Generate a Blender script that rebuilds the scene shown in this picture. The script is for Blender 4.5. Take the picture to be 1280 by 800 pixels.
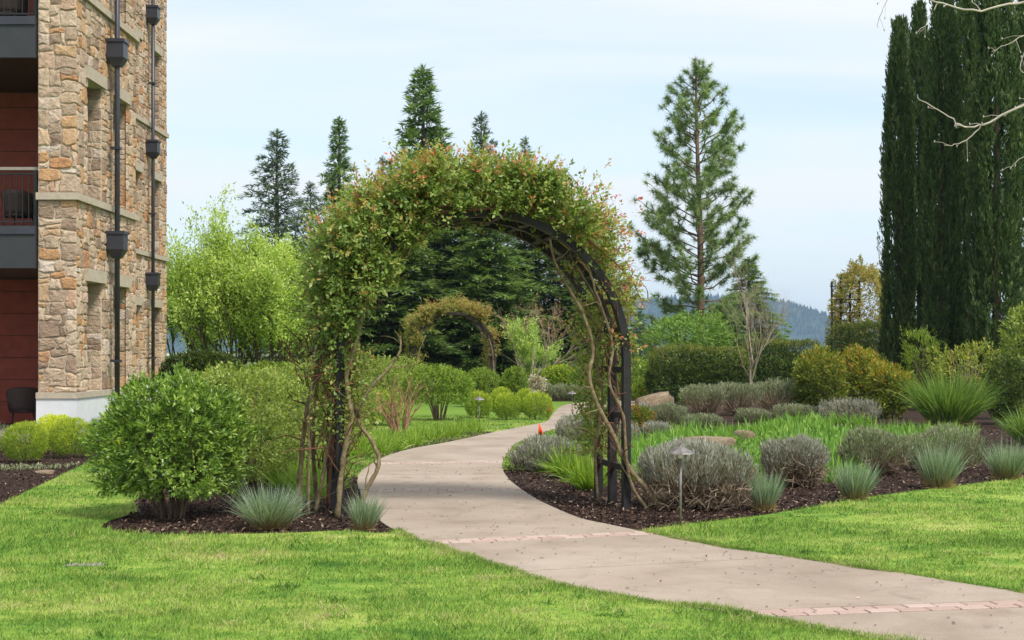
import bpy, math, random
import numpy as np
from mathutils import Vector

for o in list(bpy.data.objects):
    bpy.data.objects.remove(o)
scn = bpy.context.scene
COL = scn.collection
R = math.radians
random.seed(11)

# ------------------------------------------------------------------ camera
F, HX, HY, EYE = 1778.0, 640.0, 440.0, 1.6
cam = bpy.data.cameras.new('camera')
cam.lens, cam.sensor_width = 50.0, 36.0
cam.shift_y = 40.0 / 1280.0
cam.clip_start, cam.clip_end = 0.1, 30000
camo = bpy.data.objects.new('camera', cam)
COL.objects.link(camo)
camo.location = (0, 0, EYE)
camo.rotation_euler = (R(90), 0, 0)
scn.camera = camo

# ------------------------------------------------------------------ sky and sun
SUN_EL, SUN_AZ = 54.0, 138.0          # azimuth clockwise from +Y (behind the camera, to its right)
world = bpy.data.worlds.new('World')
scn.world = world
world.use_nodes = True
wn, wl = world.node_tree.nodes, world.node_tree.links
wn.clear()
w_out = wn.new('ShaderNodeOutputWorld')
w_bg = wn.new('ShaderNodeBackground')
w_bg.inputs['Strength'].default_value = 0.1
w_sky = wn.new('ShaderNodeTexSky')
w_sky.sky_type = 'NISHITA'
w_sky.sun_disc = False
w_sky.sun_elevation = R(SUN_EL)
w_sky.sun_rotation = R(SUN_AZ)
w_sky.air_density, w_sky.dust_density, w_sky.ozone_density = 1.0, 1.5, 1.0
w_tc = wn.new('ShaderNodeTexCoord')
w_sep = wn.new('ShaderNodeSeparateXYZ')
wl.new(w_tc.outputs['Generated'], w_sep.inputs[0])


def wmath(op, a, b=None):
    n = wn.new('ShaderNodeMath')
    n.operation = op
    for i, v in enumerate((a, b)):
        if v is None:
            continue
        if isinstance(v, (int, float)):
            n.inputs[i].default_value = v
        else:
            wl.new(v, n.inputs[i])
    return n.outputs[0]


w_z = wmath('ADD', wmath('MAXIMUM', w_sep.outputs[2], 0.0), 0.16)
w_comb = wn.new('ShaderNodeCombineXYZ')
wl.new(wmath('DIVIDE', w_sep.outputs[0], w_z), w_comb.inputs[0])
wl.new(wmath('DIVIDE', w_sep.outputs[1], w_z), w_comb.inputs[1])
w_map = wn.new('ShaderNodeMapping')
w_map.inputs['Scale'].default_value = (0.42, 1.15, 1)
w_map.inputs['Location'].default_value = (3.1, 0.35, 0)
w_map.inputs['Rotation'].default_value = (0, 0, R(-7))
wl.new(w_comb.outputs[0], w_map.inputs[0])
w_no = wn.new('ShaderNodeTexNoise')
w_no.inputs['Scale'].default_value = 1.25
w_no.inputs['Detail'].default_value = 7
w_no.inputs['Roughness'].default_value = 0.52
w_no.inputs['Distortion'].default_value = 0.35
wl.new(w_map.outputs[0], w_no.inputs['Vector'])
w_cr = wn.new('ShaderNodeValToRGB')
w_cr.color_ramp.elements[0].position = 0.30
w_cr.color_ramp.elements[0].color = (0.05, 0.05, 0.05, 1)
w_cr.color_ramp.elements[1].position = 0.61
w_cr.color_ramp.elements[1].color = (1, 1, 1, 1)
wl.new(w_no.outputs['Fac'], w_cr.inputs[0])
w_mix = wn.new('ShaderNodeMix')
w_mix.data_type = 'RGBA'
wl.new(w_cr.outputs[0], w_mix.inputs[0])
w_blue = wn.new('ShaderNodeMix')      # thin high veil over the blue
w_blue.data_type = 'RGBA'
w_blue.blend_type = 'ADD'
w_blue.inputs[0].default_value = 1.0
wl.new(w_sky.outputs[0], w_blue.inputs[6])
w_blue.inputs[7].default_value = (1.7, 2.0, 2.1, 1)
wl.new(w_blue.outputs[2], w_mix.inputs[6])
w_mix.inputs[7].default_value = (6.2, 6.45, 6.7, 1)
wl.new(w_mix.outputs[2], w_bg.inputs['Color'])
wl.new(w_bg.outputs[0], w_out.inputs['Surface'])

sun = bpy.data.lights.new('sun', 'SUN')
sun.energy = 3.1
sun.angle = R(16)
sun.color = (1.0, 0.955, 0.88)
suno = bpy.data.objects.new('sun', sun)
COL.objects.link(suno)
sd = Vector((math.sin(R(SUN_AZ)) * math.cos(R(SUN_EL)), math.cos(R(SUN_AZ)) * math.cos(R(SUN_EL)), math.sin(R(SUN_EL))))
suno.rotation_euler = sd.to_track_quat('Z', 'Y').to_euler()
suno.location = (10, -10, 30)

vs = scn.view_settings
vs.view_transform, vs.look = 'Standard', 'None'
vs.exposure, vs.gamma = 0.68, 1.0
vs.use_curve_mapping = False
scn.render.resolution_x, scn.render.resolution_y = 1024, 640
scn.cycles.max_bounces = 6
scn.cycles.diffuse_bounces = 3
scn.cycles.transmission_bounces = 4
scn.cycles.transparent_max_bounces = 8
scn.cycles.volume_bounces = 0

# ------------------------------------------------------------------ helpers


def G(px, py):
    """ground point (z = 0) from where it stands in the plan sketch"""
    Y = EYE * F / (py - HY)
    return ((px - HX) / F * Y, Y)


def PZ(px, py, Y):
    return Vector(((px - HX) / F * Y, Y, EYE - (py - HY) / F * Y))


def link(o):
    COL.objects.link(o)
    return o


def tag(o, label=None, cat=None, group=None, kind=None):
    if label:
        o['label'] = label
    if cat:
        o['category'] = cat
    if group:
        o['group'] = group
    if kind:
        o['kind'] = kind
    return o


def thing(name, label, cat, loc=(0, 0, 0), rz=0.0, group=None):
    o = bpy.data.objects.new(name, None)
    link(o)
    o.empty_display_size = 0.2
    o.location = loc
    o.rotation_euler = (0, 0, rz)
    return tag(o, label, cat, group)


def mobj(name, me, parent=None, mat=None):
    if mat is not None and len(me.materials) == 0:
        me.materials.append(mat)
    o = bpy.data.objects.new(name, me)
    link(o)
    if parent is not None:
        o.parent = parent
    return o


class MB:
    def __init__(self):
        self.v, self.f, self.s = [], [], []

    def box(self, a, b):
        x0, y0, z0 = a
        x1, y1, z1 = b
        n = len(self.v)
        self.v += [(x0, y0, z0), (x1, y0, z0), (x1, y1, z0), (x0, y1, z0), (x0, y0, z1), (x1, y0, z1), (x1, y1, z1), (x0, y1, z1)]
        for q in ((0, 3, 2, 1), (4, 5, 6, 7), (0, 1, 5, 4), (1, 2, 6, 5), (2, 3, 7, 6), (3, 0, 4, 7)):
            self.f.append(tuple(n + i for i in q))
            self.s.append(False)
        return self

    def tube(self, pts, rad, sides=6, cap=True):
        pts = [Vector(p) for p in pts]
        m = len(pts)
        if not hasattr(rad, '__len__'):
            rad = [rad] * m
        n0 = len(self.v)
        ref = Vector((0.31, 0.17, 0.93)).normalized()
        for i, p in enumerate(pts):
            t = (pts[min(i + 1, m - 1)] - pts[max(i - 1, 0)])
            if t.length < 1e-9:
                t = Vector((0, 0, 1))
            t.normalize()
            rr = ref if abs(t.dot(ref)) < 0.95 else Vector((1, 0, 0))
            a = t.cross(rr).normalized()
            b = t.cross(a)
            for k in range(sides):
                an = 2 * math.pi * k / sides
                q = p + (a * math.cos(an) + b * math.sin(an)) * rad[i]
                self.v.append(tuple(q))
        for i in range(m - 1):
            for k in range(sides):
                k2 = (k + 1) % sides
                self.f.append((n0 + i * sides + k, n0 + i * sides + k2, n0 + (i + 1) * sides + k2, n0 + (i + 1) * sides + k))
                self.s.append(True)
        if cap:
            self.f.append(tuple(n0 + k for k in reversed(range(sides))))
            self.f.append(tuple(n0 + (m - 1) * sides + k for k in range(sides)))
            self.s += [False, False]
        return self

    def lathe(self, prof, c=(0, 0, 0), sides=16, smooth=True):
        n0 = len(self.v)
        for (r, z) in prof:
            for k in range(sides):
                an = 2 * math.pi * k / sides
                self.v.append((c[0] + r * math.cos(an), c[1] + r * math.sin(an), c[2] + z))
        for i in range(len(prof) - 1):
            for k in range(sides):
                k2 = (k + 1) % sides
                self.f.append((n0 + i * sides + k, n0 + i * sides + k2, n0 + (i + 1) * sides + k2, n0 + (i + 1) * sides + k))
                self.s.append(smooth)
        return self

    def mesh(self, name):
        me = bpy.data.meshes.new(name)
        me.from_pydata(self.v, [], self.f)
        me.polygons.foreach_set('use_smooth', self.s)
        me.update()
        return me

    def build(self, name, mat, parent=None):
        return mobj(name, self.mesh(name), parent, mat)


def np_mesh(name, V, Fc, attrs=None, smooth=False):
    """V (n,3); Fc (m,k) all faces with k corners"""
    me = bpy.data.meshes.new(name)
    n, (m, k) = len(V), Fc.shape
    me.vertices.add(n)
    me.vertices.foreach_set('co', np.ascontiguousarray(V, dtype=np.float32).ravel())
    me.loops.add(m * k)
    me.loops.foreach_set('vertex_index', np.ascontiguousarray(Fc, dtype=np.int32).ravel())
    me.polygons.add(m)
    me.polygons.foreach_set('loop_start', np.arange(0, m * k, k, dtype=np.int32))
    if smooth:
        me.polygons.foreach_set('use_smooth', np.ones(m, dtype=bool))
    me.update(calc_edges=True)
    for an, arr in (attrs or {}).items():
        a = me.attributes.new(an, 'FLOAT', 'POINT')
        a.data.foreach_set('value', np.ascontiguousarray(arr, dtype=np.float32))
    return me


def nrm(a):
    return a / np.maximum(np.linalg.norm(a, axis=-1, keepdims=True), 1e-9)


def rand_dirs(rng, n):
    return nrm(rng.normal(size=(n, 3)))


class Leaves:
    """collects small leaf quads, folded at the midrib, as one foliage mesh"""

    def __init__(self):
        self.V, self.F, self.T, self.A, self.n = [], [], [], [], 0

    def leaves(self, P, D, N, L, W, tone, fold=0.18, mid=0.45):
        n = len(P)
        L = np.broadcast_to(L, (n,))[:, None]
        W = np.broadcast_to(W, (n,))[:, None]
        D = nrm(D)
        S = nrm(np.cross(D, N))
        U = np.cross(S, D)
        c = P + D * L * mid
        V = np.stack([P, c + S * W * .5 + U * W * fold, P + D * L, c - S * W * .5 + U * W * fold], axis=1)
        b = self.n + np.arange(n)[:, None] * 4
        Fc = np.concatenate([b + np.array([[0, 1, 2]]), b + np.array([[0, 2, 3]])], axis=0)
        self.V.append(V.reshape(-1, 3))
        self.F.append(Fc)
        self.T.append(np.repeat(np.clip(np.broadcast_to(tone, (n,)), 0, 1), 4))
        self.A.append(np.tile(np.array([0, .45, 1, .45]), n))
        self.n += 4 * n

    def blades(self, P, D, L, W, droop, tone, seg=3, side=None, rng=None):
        n = len(P)
        L = np.broadcast_to(L, (n,))
        W = np.broadcast_to(W, (n,))
        droop = np.broadcast_to(droop, (n,))
        D = nrm(D)
        if side is None:
            side = rand_dirs(rng, n)
        S = nrm(np.cross(D, side))
        rows, al = [], []
        for i in range(seg):
            t = i / seg
            c = P + D * (L * t)[:, None]
            c = c.copy()
            c[:, 2] -= droop * L * t * t
            w = (W * (1 - t ** 2.2) * .5)[:, None]
            rows += [c - S * w, c + S * w]
            al += [t, t]
        c = P + D * L[:, None]
        c = c.copy()
        c[:, 2] -= droop * L
        rows.append(c)
        al.append(1.0)
        k = 2 * seg + 1
        V = np.stack(rows, axis=1).reshape(-1, 3)
        b = self.n + np.arange(n)[:, None] * k
        fs = []
        for i in range(seg - 1):
            fs.append(b + np.array([[2 * i, 2 * i + 1, 2 * i + 3]]))
            fs.append(b + np.array([[2 * i, 2 * i + 3, 2 * i + 2]]))
        fs.append(b + np.array([[2 * seg - 2, 2 * seg - 1, 2 * seg]]))
        self.V.append(V)
        self.F.append(np.concatenate(fs, axis=0))
        self.T.append(np.repeat(np.clip(np.broadcast_to(tone, (n,)), 0, 1), k))
        self.A.append(np.tile(np.array(al), n))
        self.n += k * n

    def mesh(self, name):
        return np_mesh(name, np.concatenate(self.V), np.concatenate(self.F),
                       {'tone': np.concatenate(self.T), 'along': np.concatenate(self.A)})

    def build(self, name, mat, parent=None):
        return mobj(name, self.mesh(name), parent, mat)


def lump_fn(rng, amp=0.1, freq=3.0, n=7):
    K = rng.normal(size=(n, 3)) * freq
    ph = rng.uniform(0, 6.28, n)
    return lambda d: amp * np.sin(d @ K.T + ph).sum(axis=1) / math.sqrt(n)


def cluster(lv, rng, P, O, k, stem, L, W, tone, spread=0.9, up=0.2, fold=0.18, jit=0.12):
    """k leaves round every twig tip P with outward direction O"""
    n = len(P)
    Pk, Ok = np.repeat(P, k, axis=0), np.repeat(O, k, axis=0)
    tk = np.repeat(np.broadcast_to(tone, (n,)), k)
    s = np.tile(np.linspace(0, 1, k), n)
    rad = rand_dirs(rng, n * k)
    D = Ok * (1 - .5 * s[:, None]) + rad * spread + np.array([0, 0, up])
    N = Ok + rand_dirs(rng, n * k) * .6 + np.array([0, 0, .5])
    pos = Pk - Ok * (s * stem)[:, None] + rad * stem * .12
    lv.leaves(pos, D, N, L * rng.uniform(.5, 1.3, n * k), W * rng.uniform(.6, 1.25, n * k), tk + rng.normal(0, jit, n * k), fold)


def blob(rng, n, rx, ry, h, cz=.5, p=2.4, lump=.07, freq=3.0, zmin=.04, inner=0.0):
    """points and outward directions over a lumpy rounded body standing on z = 0"""
    lf1, lfb = lump_fn(rng, lump, freq), lump_fn(rng, lump * .75, freq * 2.6, 10)
    lf = lambda d_: lf1(d_) + lfb(d_)
    Ps, Os = [], []
    tot = 0
    while tot < n:
        d = rand_dirs(rng, n * 2)
        r = 1.0 / (np.abs(d) ** p).sum(axis=1) ** (1 / p)
        r = r * (1 + lf(d))
        depth = 1 - np.abs(rng.normal(0, .06, len(d))) if inner == 0 else rng.uniform(inner, .95, len(d))
        S = np.array([rx, ry, h * (1 - cz)])
        S2 = np.where(d[:, 2:3] > 0, S, np.array([[rx, ry, h * cz]]))
        P = d * (r * depth)[:, None] * S2 + np.array([0, 0, h * cz])
        O = nrm(d / S2)
        ok = P[:, 2] > zmin
        Ps.append(P[ok])
        Os.append(O[ok])
        tot += ok.sum()
    return np.concatenate(Ps)[:n], np.concatenate(Os)[:n]


# ------------------------------------------------------------------ materials
def newmat(name):
    m = bpy.data.materials.new(name)
    m.use_nodes = True
    nt = m.node_tree
    nt.nodes.clear()
    out = nt.nodes.new('ShaderNodeOutputMaterial')
    return m, nt, out


def ramp(nt, stops, fac):
    r = nt.nodes.new('ShaderNodeValToRGB')
    e = r.color_ramp.elements
    while len(e) < len(stops):
        e.new(0.5)
    for el, (p, c) in zip(e, stops):
        el.position = p
        el.color = (*c, 1)
    nt.links.new(fac, r.inputs[0])
    return r.outputs[0]


def noise(nt, scale, detail=4, rough=.55, vec=None, coord='Object', dist=0.0):
    n = nt.nodes.new('ShaderNodeTexNoise')
    n.inputs['Scale'].default_value = scale
    n.inputs['Detail'].default_value = detail
    n.inputs['Roughness'].default_value = rough
    n.inputs['Distortion'].default_value = dist
    if vec is None:
        tc = nt.nodes.new('ShaderNodeTexCoord')
        vec = tc.outputs[coord]
    nt.links.new(vec, n.inputs['Vector'])
    return n.outputs['Fac']


def mth(nt, op, a, b=0.0, c=None):
    n = nt.nodes.new('ShaderNodeMath')
    n.operation = op
    for i, v in enumerate((a, b, c)):
        if v is None:
            continue
        if isinstance(v, (int, float)):
            n.inputs[i].default_value = v
        else:
            nt.links.new(v, n.inputs[i])
    return n.outputs[0]


def mixc(nt, fac, a, b, mode='MIX'):
    n = nt.nodes.new('ShaderNodeMix')
    n.data_type = 'RGBA'
    n.blend_type = mode
    for i, v in ((0, fac), (6, a), (7, b)):
        if isinstance(v, (int, float)):
            n.inputs[i].default_value = v
        elif isinstance(v, tuple):
            n.inputs[i].default_value = (*v, 1) if len(v) == 3 else v
        else:
            nt.links.new(v, n.inputs[i])
    return n.outputs[2]


def attr(nt, name):
    a = nt.nodes.new('ShaderNodeAttribute')
    a.attribute_name = name
    return a.outputs['Fac']


def position(nt):
    return nt.nodes.new('ShaderNodeNewGeometry').outputs['Position']


def bump(nt, h, strength=.4, dist=.01):
    b = nt.nodes.new('ShaderNodeBump')
    b.inputs['Strength'].default_value = strength
    b.inputs['Distance'].default_value = dist
    nt.links.new(h, b.inputs['Height'])
    return b.outputs[0]


def principled(nt, out, color, rough=.7, spec=.3, normal=None, metal=0.0):
    b = nt.nodes.new('ShaderNodeBsdfPrincipled')
    if isinstance(color, tuple):
        b.inputs['Base Color'].default_value = (*color, 1)
    else:
        nt.links.new(color, b.inputs['Base Color'])
    if isinstance(rough, (int, float)):
        b.inputs['Roughness'].default_value = rough
    else:
        nt.links.new(rough, b.inputs['Roughness'])
    b.inputs['Specular IOR Level'].default_value = spec
    b.inputs['Metallic'].default_value = metal
    if normal is not None:
        nt.links.new(normal, b.inputs['Normal'])
    if out is not None:
        nt.links.new(b.outputs[0], out.inputs[0])
    return b


def leafmat(name, stops, along=None, rough=.5, spec=.35, trans=.3, patch=0.0, pscale=2.0, gain=1.65):
    """stops: colour by each leaf's own tone; along: a second colour at the leaf's base"""
    m, nt, out = newmat(name)
    stops = [(p_, tuple(min(.8, v * gain) for v in c_)) for p_, c_ in stops]   # reflected plus transmitted light of a leaf
    trans = min(.5, trans + .12) if trans > .1 else trans
    t = attr(nt, 'tone')
    if patch:
        t = mth(nt, 'ADD', t, mth(nt, 'MULTIPLY', mth(nt, 'SUBTRACT', noise(nt, pscale, 3, vec=position(nt)), .5), patch))
    c = ramp(nt, stops, t)
    if along:
        f = ramp(nt, [(along[0], (1, 1, 1)), (along[1], (0, 0, 0))], attr(nt, 'along'))
        c = mixc(nt, f, c, along[2])
    b = principled(nt, None, c, rough, spec)
    tr = nt.nodes.new('ShaderNodeBsdfTranslucent')
    tc = mixc(nt, 1.0, c, (1.15, 1.2, .55), 'MULTIPLY')
    nt.links.new(tc, tr.inputs[0])
    mx = nt.nodes.new('ShaderNodeMixShader')
    mx.inputs[0].default_value = trans
    nt.links.new(b.outputs[0], mx.inputs[1])
    nt.links.new(tr.outputs[0], mx.inputs[2])
    nt.links.new(mx.outputs[0], out.inputs[0])
    return m


def solid(name, color, rough=.6, spec=.3, var=.0, vscale=6.0, metal=0.0, bmp=0.0):
    m, nt, out = newmat(name)
    n = noise(nt, vscale, 5)
    lo = tuple(c * (1 - var) for c in color)
    hi = tuple(min(1, c * (1 + var)) for c in color)
    c = ramp(nt, [(.3, lo), (.7, hi)], n)
    nb = bump(nt, noise(nt, vscale * 5, 4), bmp, .01) if bmp else None
    principled(nt, out, c, rough, spec, nb, metal)
    return m


M = {}


def lawn_color(nt):
    pos = position(nt)
    mp = nt.nodes.new('ShaderNodeMapping')
    mp.inputs['Scale'].default_value = (.55, 1.0, 1.0)
    nt.links.new(pos, mp.inputs[0])
    big = noise(nt, 1.1, 3, .5, mp.outputs[0])
    mid = noise(nt, 4.2, 5, .65, mp.outputs[0], dist=.8)
    fine = noise(nt, 9.0, 3, .6, pos)
    f = mth(nt, 'ADD', mth(nt, 'MULTIPLY', big, .46), mth(nt, 'ADD', mth(nt, 'MULTIPLY', mid, .52), .04))
    return f


LAWN = [(.36, (.070, .165, .024)), (.45, (.135, .255, .036)), (.53, (.215, .335, .050)), (.61, (.330, .415, .085)), (.70, (.480, .475, .190)), (.78, (.44, .35, .20))]

m, nt, out = newmat('grass_blade')
f = mth(nt, 'ADD', lawn_color(nt), mth(nt, 'MULTIPLY', mth(nt, 'SUBTRACT', attr(nt, 'tone'), .5), .30))
c = ramp(nt, LAWN, f)
b = principled(nt, None, c, .55, .3)
tr = nt.nodes.new('ShaderNodeBsdfTranslucent')
nt.links.new(c, tr.inputs[0])
mx = nt.nodes.new('ShaderNodeMixShader')
mx.inputs[0].default_value = .42
nt.links.new(b.outputs[0], mx.inputs[1])
nt.links.new(tr.outputs[0], mx.inputs[2])
nt.links.new(mx.outputs[0], out.inputs[0])
M['blade'] = m

m, nt, out = newmat('lawn_turf')
c = ramp(nt, LAWN, mth(nt, 'SUBTRACT', lawn_color(nt), .02))
principled(nt, out, c, .9, .1, bump(nt, noise(nt, 60, 4, vec=position(nt)), .8, .03))
M['lawn'] = m

m, nt, out = newmat('field_ground')
pos = position(nt)
c = ramp(nt, [(.3, (.09, .17, .025)), (.6, (.15, .24, .035)), (.8, (.20, .22, .06))], noise(nt, .12, 6, .6, pos))
principled(nt, out, c, .95, .1)
M['ground'] = m

m, nt, out = newmat('mulch')
pos = position(nt)
c = ramp(nt, [(.32, (.016, .009, .007)), (.52, (.048, .026, .019)), (.66, (.10, .060, .042)), (.78, (.22, .15, .11))], noise(nt, 26, 7, .7, pos))
principled(nt, out, c, .9, .2, bump(nt, noise(nt, 40, 5, .7, pos), 1.0, .05))
M['mulch'] = m
m, nt, out = newmat('mulch_chip')
c = ramp(nt, [(0, (.016, .009, .007)), (.45, (.055, .030, .022)), (.72, (.12, .075, .052)), (.88, (.26, .18, .13)), (1, (.50, .40, .31))], attr(nt, 'tone'))
principled(nt, out, c, .85, .2)
M['chip'] = m

m, nt, out = newmat('concrete_path')
pos = position(nt)
c1 = ramp(nt, [(.30, (.285, .225, .172)), (.5, (.350, .282, .222)), (.72, (.410, .338, .275))], noise(nt, .75, 6, .62, pos, dist=.5))
c2 = ramp(nt, [(.35, (.80, .79, .77)), (.6, (1, 1, 1)), (.75, (1.06, 1.06, 1.06))], noise(nt, 130, 3, .7, pos))
c3 = ramp(nt, [(.30, (.78, .77, .76)), (.42, (1, 1, 1))], noise(nt, 2.6, 5, .7, pos, dist=1.2))
c4 = ramp(nt, [(.46, (1, 1, 1)), (.495, (.80, .78, .75)), (.505, (.80, .78, .75)), (.54, (1, 1, 1))], noise(nt, .9, 3, .5, pos, dist=.3))
c5 = ramp(nt, [(.60, (1, 1, 1)), (.72, (.74, .70, .60))], noise(nt, 1.7, 6, .6, pos, dist=.2))
c = mixc(nt, 1.0, mixc(nt, 1.0, c1, c2, 'MULTIPLY'), c3, 'MULTIPLY')
c = mixc(nt, .35, c, mixc(nt, 1.0, c, c4, 'MULTIPLY'))
c = mixc(nt, .8, c, mixc(nt, 1.0, c, c5, 'MULTIPLY'))
principled(nt, out, c, .8, .3, bump(nt, noise(nt, 150, 4, .6, pos), .25, .004))
M['concrete'] = m

m, nt, out = newmat('paver_brick')
pos = position(nt)
oi = nt.nodes.new('ShaderNodeObjectInfo').outputs['Random']
c1 = ramp(nt, [(0, (.37, .26, .215)), (.5, (.42, .305, .255)), (1, (.46, .36, .31))], oi)
c2 = ramp(nt, [(.3, (.8, .8, .8)), (.7, (1.08, 1.08, 1.08))], noise(nt, 45, 5, .7, pos))
principled(nt, out, mixc(nt, 1.0, c1, c2, 'MULTIPLY'), .85, .25, bump(nt, noise(nt, 90, 4, .6, pos), .4, .004))
M['paver'] = m

m, nt, out = newmat('rubble_stone')
pos = position(nt)
t = attr(nt, 'tone')
c1 = ramp(nt, [(0, (.26, .18, .13)), (.18, (.39, .285, .205)), (.40, (.49, .37, .265)), (.60, (.55, .425, .315)), (.78, (.50, .31, .165)), (.90, (.44, .225, .11)), (1, (.58, .51, .44))], t)
c2 = ramp(nt, [(.28, (.55, .50, .46)), (.5, (1, 1, 1)), (.75, (1.16, 1.13, 1.08))], noise(nt, 7, 6, .68, pos, dist=.7))
principled(nt, out, mixc(nt, 1.0, c1, c2, 'MULTIPLY'), .85, .2, bump(nt, noise(nt, 16, 6, .65, pos), .8, .05))
M['stone'] = m
M['mortar'] = solid('mortar', (.50, .43, .34), .9, .1, .15, 20, bmp=.3)
M['lintel'] = solid('cast_stone', (.42, .355, .275), .85, .2, .14, 9, bmp=.2)
M['base'] = solid('pale_base_concrete', (.60, .61, .62), .8, .2, .06, 5, bmp=.15)
M['pipe'] = solid('dark_bronze_pipe', (.030, .031, .042), .42, .5, .2, 5)
M['fascia'] = solid('charcoal_fascia', (.032, .034, .038), .5, .4, .12, 3)
M['red'] = solid('red_siding', (.26, .050, .030), .6, .3, .18, 5, bmp=.1)
M['rail'] = solid('black_railing', (.012, .012, .013), .45, .4)
M['railtop'] = solid('weathered_top_rail', (.26, .22, .19), .55, .4, .1)
M['wicker'] = solid('dark_wicker', (.050, .032, .026), .6, .35, .55, 60, bmp=.6)
M['soffit'] = solid('dark_soffit', (.10, .055, .04), .7, .2, .1)
M['patio'] = solid('patio_paving', (.28, .25, .22), .85, .2, .12, 4)
M['roof'] = solid('dark_roof', (.06, .055, .05), .8, .2, .1)
m, nt, out = newmat('window_glass')
principled(nt, out, (.02, .025, .03), .06, .6)
M['glass'] = m
M['frame'] = solid('dark_window_frame', (.035, .03, .028), .5, .4, .1)
M['iron'] = solid('black_arbor_timber', (.017, .0155, .0165), .62, .35, .35, 14, bmp=.5)
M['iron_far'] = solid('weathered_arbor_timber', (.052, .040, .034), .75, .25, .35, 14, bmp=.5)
m, nt, out = newmat('vine_bark')
pos = position(nt)
c = ramp(nt, [(.25, (.070, .044, .028)), (.5, (.19, .145, .078)), (.75, (.34, .29, .18))], noise(nt, 11, 6, .7, pos, dist=.5))
principled(nt, out, c, .85, .2, bump(nt, noise(nt, 45, 5, .7, pos), .8, .02))
M['cane'] = m
M['cane_red'] = solid('red_brown_cane', (.15, .062, .038), .7, .3, .4, 20)
M['cane_tan'] = solid('tan_bare_wood', (.34, .265, .185), .85, .2, .3, 10)
M['bark'] = solid('grey_brown_bark', (.115, .082, .058), .9, .15, .4, 12, bmp=.7)
M['bark_pine'] = solid('orange_brown_bark', (.165, .11, .075), .9, .15, .4, 6, bmp=.8)
M['twig'] = solid('brown_twig', (.12, .083, .055), .9, .15, .4, 20)
M['twig_pale'] = solid('pale_grey_twig', (.42, .375, .32), .85, .2, .2, 15)
M['lamp'] = solid('weathered_bronze', (.21, .19, .18), .5, .5, .35, 20, metal=.5)
m, nt, out = newmat('lamp_glass')
principled(nt, out, (.72, .71, .66), .35, .4)
M['lampglass'] = m
M['orange'] = solid('orange_flag', (.85, .085, .02), .6, .3, .05)
m, nt, out = newmat('sandstone')
pos = position(nt)
c = ramp(nt, [(.28, (.12, .085, .052)), (.5, (.235, .175, .115)), (.72, (.34, .275, .195))], noise(nt, 2.2, 7, .65, pos, dist=.6))
principled(nt, out, c, .9, .2, bump(nt, noise(nt, 9, 6, .65, pos), .9, .08))
M['rock'] = m
M['fresh'] = leafmat('fresh_green_leaf', [(0, (.07, .14, .025)), (.5, (.165, .265, .060)), (1, (.30, .41, .12))], rough=.5, spec=.3, trans=.35, gain=1.3)
M['blossom'] = leafmat('pinkish_white_blossom', [(0, (.10, .13, .05)), (.4, (.30, .24, .20)), (1, (.60, .54, .50))], rough=.6, spec=.2)
M['cane_redtan'] = solid('reddish_tan_cane', (.30, .165, .105), .8, .2, .35, 12)
M['rosebud'] = leafmat('russet_buds', [(0, (.20, .12, .07)), (1, (.34, .19, .12))], rough=.7, spec=.2)
M['mint'] = leafmat('mint_green_leaf', [(0, (.13, .20, .045)), (.5, (.23, .31, .085)), (1, (.38, .45, .16))], rough=.5, spec=.3, trans=.35)
M['spring'] = leafmat('yellow_green_spring_leaf', [(0, (.12, .18, .045)), (.5, (.235, .315, .085)), (1, (.40, .455, .14))], rough=.5, spec=.25, trans=.4, patch=.35, pscale=.5)
M['climber'] = leafmat('yellow_climber_leaf', [(0, (.12, .135, .03)), (.5, (.25, .225, .06)), (.8, (.32, .22, .07)), (1, (.32, .16, .06))], rough=.55, spec=.25, gain=1.5)
M['white'] = solid('white_paint', (.75, .75, .74), .6, .3, .03)
M['pink'] = solid('pink_panel', (.65, .10, .30), .6, .3, .03)
M['twig_tan'] = solid('tan_fine_twig', (.40, .34, .25), .85, .2, .2, 15)
M['yellowgreen'] = leafmat('yellow_green_leaf', [(0, (.10, .15, .03)), (.5, (.22, .26, .05)), (.8, (.38, .37, .07)), (1, (.48, .42, .12))], rough=.5, spec=.3, gain=1.3)
M['softgreen'] = leafmat('soft_green_needles', [(0, (.045, .075, .024)), (.5, (.10, .155, .045)), (1, (.19, .25, .08))], rough=.55, spec=.2, trans=.2)
M['shoot'] = leafmat('rose_shoot', [(0, (.12, .10, .035)), (1, (.22, .09, .05))], rough=.6, spec=.2, gain=1.0)
M['bedding'] = solid('sandy_joint', (.27, .22, .17), .9, .1, .2, 20)

# ================================================================== the ground
from mathutils.geometry import tessellate_polygon


def sheet(name, poly, z, mat, kind='structure', parent=None):
    pts = [Vector((x, y, z)) for x, y in poly]
    tris = tessellate_polygon([pts])
    me = bpy.data.meshes.new(name)
    fs = []
    for t in tris:
        a, b_, c_ = (pts[i] for i in t)
        fs.append(t if (b_ - a).cross(c_ - a).z > 0 else t[::-1])
    me.from_pydata([tuple(p) for p in pts], [], fs)
    me.update()
    o = mobj(name, me, parent, mat)
    if kind:
        o['kind'] = kind
    return o


def catmull(pts, k=6):
    out_ = []
    n = len(pts)
    for i in range(n - 1):
        p0, p1, p2, p3 = pts[max(i - 1, 0)], pts[i], pts[i + 1], pts[min(i + 2, n - 1)]
        for j in range(k):
            t = j / k
            out_.append(tuple(.5 * (2 * b_ + (c_ - a) * t + (2 * a - 5 * b_ + 4 * c_ - d) * t * t + (3 * b_ - a - 3 * c_ + d) * t ** 3)
                              for a, b_, c_, d in zip(p0, p1, p2, p3)))
    out_.append(tuple(pts[-1]))
    return out_


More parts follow.
